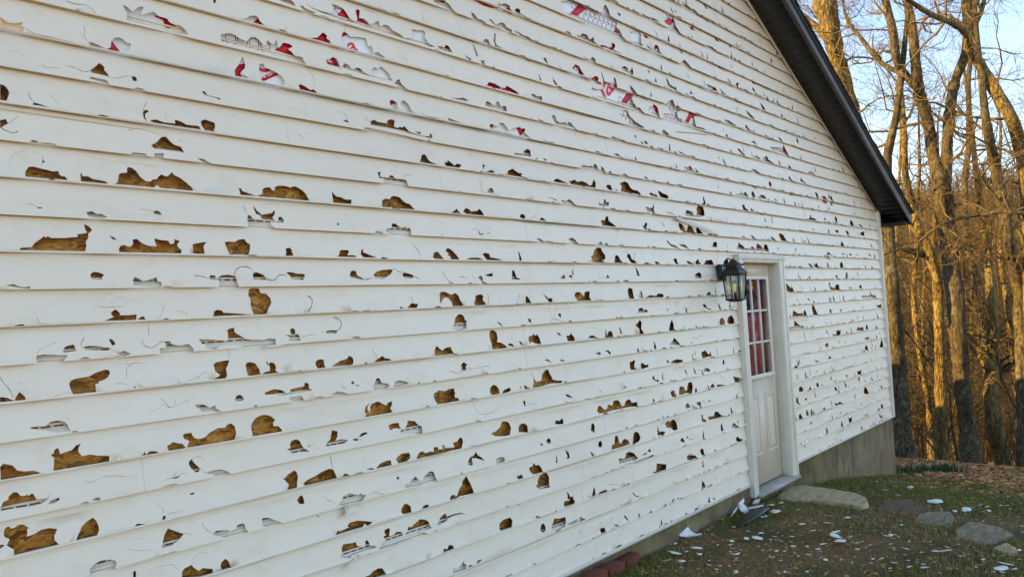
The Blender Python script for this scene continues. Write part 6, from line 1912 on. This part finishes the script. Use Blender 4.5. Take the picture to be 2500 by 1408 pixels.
# shaded low limb reaching in from a tree standing outside the right edge
fore_tree('shaded tree outside the frame sending a long dark crooked branch toward the roof', 10.8,
  [[(2640, 1230, 60), (2640, 900, 52), (2630, 650, 44), (2615, 500, 36), (2610, 300, 30)],
   [(2622, 560, 16), (2560, 535, 13), (2500, 520, 12), (2440, 512, 11), (2400, 526, 9), (2360, 529, 8), (2325, 537, 8), (2295, 548, 7), (2275, 562, 7), (2255, 585, 6), (2220, 598, 5), (2190, 610, 4), (2155, 624, 3)]], 6, 31, 2, .7, barkm='grey_bark')

# woods behind: eight different trees, copied
def wood_tree(seed, H):
    rg = np.random.default_rng(seed); tr = MB(); cr = MB(); p = np.array([0, 0, -.3]); k = 18; pts = [p]; dd = np.array([rg.normal(0, .06), rg.normal(0, .06), 1.0])
    for i in range(k):
        dd = unit(dd+np.array([rg.normal(0, .07), rg.normal(0, .07), .12])); pts.append(pts[-1]+dd*H/k)
    pts = np.array(pts); r0 = H*rg.uniform(.005, .009); rs = r0*(1-.8*np.linspace(0, 1, k+1)); rs[0] *= 1.35
    tr.tube(pts, rs, 9)
    if rg.random() < .5:
        i = rg.integers(4, 9); q = [pts[i]]; d2 = unit(np.array([rg.normal(0, .6), rg.normal(0, .6), 1]))
        for j in range(9): d2 = unit(d2+rg.normal(0, .12, 3)+np.array([0, 0, .1])); q.append(q[-1]+d2*H*.055)
        tr.tube(q, rs[i]*.75*(1-.7*np.linspace(0, 1, 10)), 7)
        for j in range(7): grow(cr, q[rg.integers(3, 10)], unit(rg.normal(0, 1, 3)+np.array([0, 0, .4])), H*rg.uniform(.09, .17), .018, 1, rg)
    for j in range(24):
        u = rg.uniform(.16, 1.0); i = min(k-1, int(u*k)); a = rg.uniform(0, 6.28)
        d = unit(np.array([math.cos(a), math.sin(a), rg.uniform(0, .8)])); grow(cr, pts[i], d, H*rg.uniform(.10, .22)*(1.15-.5*u), max(.008, rs[i]*.4), 2 if u > .3 else 1, rg, twist=.3)
    mt = tr.mesh('trunk'); mt.materials.append(M['grey_bark' if seed % 2 else 'bark']); mt.polygons.foreach_set('use_smooth', [True]*len(mt.polygons)); mc = cr.mesh('branches'); mc.materials.append(M['brush']); return mt, mc
kinds = [wood_tree(200+i, [7, 8.5, 9.5, 11, 6, 10, 12, 8][i]) for i in range(8)]
r8 = random.Random(88); placed = []; tries = 0
while len(placed) < 46 and tries < 6000:
    tries += 1
    x = 18+r8.random()**1.1*48; lo, hi = -2.95+.10*x-.8, -2.95+.32*x+1.0; y = r8.uniform(lo, hi)
    if any((x-a)**2+(y-b)**2 < (.9+.02*x)**2 for a, b in placed): continue
    placed.append((x, y)); k = r8.randrange(8); z = g(x, y); s = r8.uniform(.8, 1.35)*(1+.004*x)
    t = thing('bare_tree', (x, y, z), 'slender bare tree standing deeper in the woods behind the big front trunks', 'tree', 'trees deeper in the woods')
    rz = r8.uniform(0, 6.28); t.rotation_euler = (r8.uniform(-.06, .06), r8.uniform(-.06, .06), rz); t.scale = (s*r8.uniform(.8, 1.2),)*2+(s,)
    for nm, me in (('trunk', kinds[k][0]), ('branches', kinds[k][1])):
        o = bpy.data.objects.new(nm, me); C.objects.link(o); o.parent = t
for i in range(64):  # unseen trees added toward the sun, breaking up its light on the woods
    tt = r8.uniform(7, 26); sx0 = r8.uniform(13, 36); x, y = sx0+SUN_DIR[0]*tt, r8.uniform(-.6+.1*(sx0-13), .8+.3*(sx0-13))+SUN_DIR[1]*tt
    if y < -2.92+.36*x+1.2: continue
    if x < XR+1.5 and y < DEPTH+2.5: y = DEPTH+3+r8.random()*4
    k = r8.choice([0, 0, 4, 4, 7, 1]); t = thing('bare_tree', (x, y, g(x, y)), 'unseen bare tree added behind the house to shade the woods', 'tree', 'unseen shade trees behind the house')
    t.rotation_euler = (0, 0, r8.uniform(0, 6.28)); sc = r8.uniform(.7, 1.0); t.scale = (sc*1.5, sc*1.5, sc)
    for nm, me in (('trunk', kinds[k][0]), ('branches', kinds[k][1])):
        o = bpy.data.objects.new(nm, me); C.objects.link(o); o.parent = t
# undergrowth and far wood, read as masses
rg9 = np.random.default_rng(99); mb = MB()
for i in range(700):
    x = 15.5+rg9.random()**1.1*38; y = rg9.uniform(-2.95+.10*x-.6, -2.95+.31*x+.8); z = g(x, y)
    if x < 18 and rg9.random() < .6: continue
    L = rg9.uniform(.8, 2.0) if rg9.random() < .45 else rg9.uniform(2.0, 5.5); p = np.array([x, y, z-.05]); q = [p]; d = np.array([rg9.normal(0, .2), rg9.normal(0, .2), 1.0]); k = 7
    for s in range(k): d = unit(d+rg9.normal(0, .16, 3)+np.array([0, 0, .1])); q.append(q[-1]+d*L/k)
    r0 = .005+.0042*L; mb.tube(q, r0*(1-.8*np.linspace(0, 1, k+1)), 4, cap=False)
    for b in range(int(5+3*L)):
        i0 = rg9.integers(1, k); s0 = q[i0]+(q[i0+1]-q[i0])*rg9.random(); a = rg9.uniform(0, 6.28); d2 = unit(np.array([math.cos(a), math.sin(a), rg9.uniform(0, 1.1)])); bl = L*rg9.uniform(.12, .3)
        m1 = s0+d2*bl*.5; d3 = unit(d2+rg9.normal(0, .45, 3)); e = m1+d3*bl*.5; mb.tube([s0, m1, e], [r0*.42, r0*.3, .0015], 3, cap=False)
        for _ in range(2): mb.tube([m1, m1+unit(d2+rg9.normal(0, .8, 3))*bl*.4], [r0*.22, .0015], 3, cap=False)
ub = mb.build('undergrowth', 'brush'); tag(ub, 'tangled brown brush and saplings on the forest floor', 'brush', kind='stuff')
mb = MB()
for i in range(1500):
    x = 48+rg9.random()*95; y = rg9.uniform(-2.95+.09*x-2, -2.95+.33*x+3); z = g(x, y); H = rg9.uniform(6, 12); p = np.array([x, y, z-.3]); q = [p]; d = np.array([0, 0, 1.0])
    for s in range(5): d = unit(d+rg9.normal(0, .07, 3)+np.array([0, 0, .1])); q.append(q[-1]+d*H/5)
    r0 = rg9.uniform(.06, .16); mb.tube(q, [r0, r0*.85, r0*.7, r0*.5, r0*.35, r0*.12], 4, cap=False)
    for b in range(18):
        i0 = rg9.integers(1, 5); u = rg9.random(); s0 = q[i0]+(q[i0+1]-q[i0])*u; a = rg9.uniform(0, 6.28); d2 = np.array([math.cos(a), math.sin(a), rg9.uniform(0, 1.0)]); L = rg9.uniform(.8, 2.4)
        m1 = s0+unit(d2)*L*.5; e = m1+unit(d2+rg9.normal(0, .5, 3))*L*.5; mb.tube([s0, m1, e], [.035, .022, .008], 3, cap=False)
        mb.tube([m1, m1+unit(d2+rg9.normal(0, .8, 3))*L*.45], [.018, .008], 3, cap=False)
fw = mb.build('far_woods', 'far_bark'); tag(fw, 'far hillside of bare brown woods seen through the trunks', 'woods', kind='stuff')

# pale daytime moon
mp = at(2068, 53, 900); me = bpy.data.meshes.new('moon'); bm = bmesh.new(); bmesh.ops.create_uvsphere(bm, u_segments=32, v_segments=16, radius=3.6); bm.to_mesh(me); bm.free()
mo = bpy.data.objects.new('moon', me); C.objects.link(mo); mo.location = mp; me.materials.append(M['moon']); me.polygons.foreach_set('use_smooth', [True]*len(me.polygons))
tag(mo, 'faint pale moon in the blue sky between the branches', 'moon')
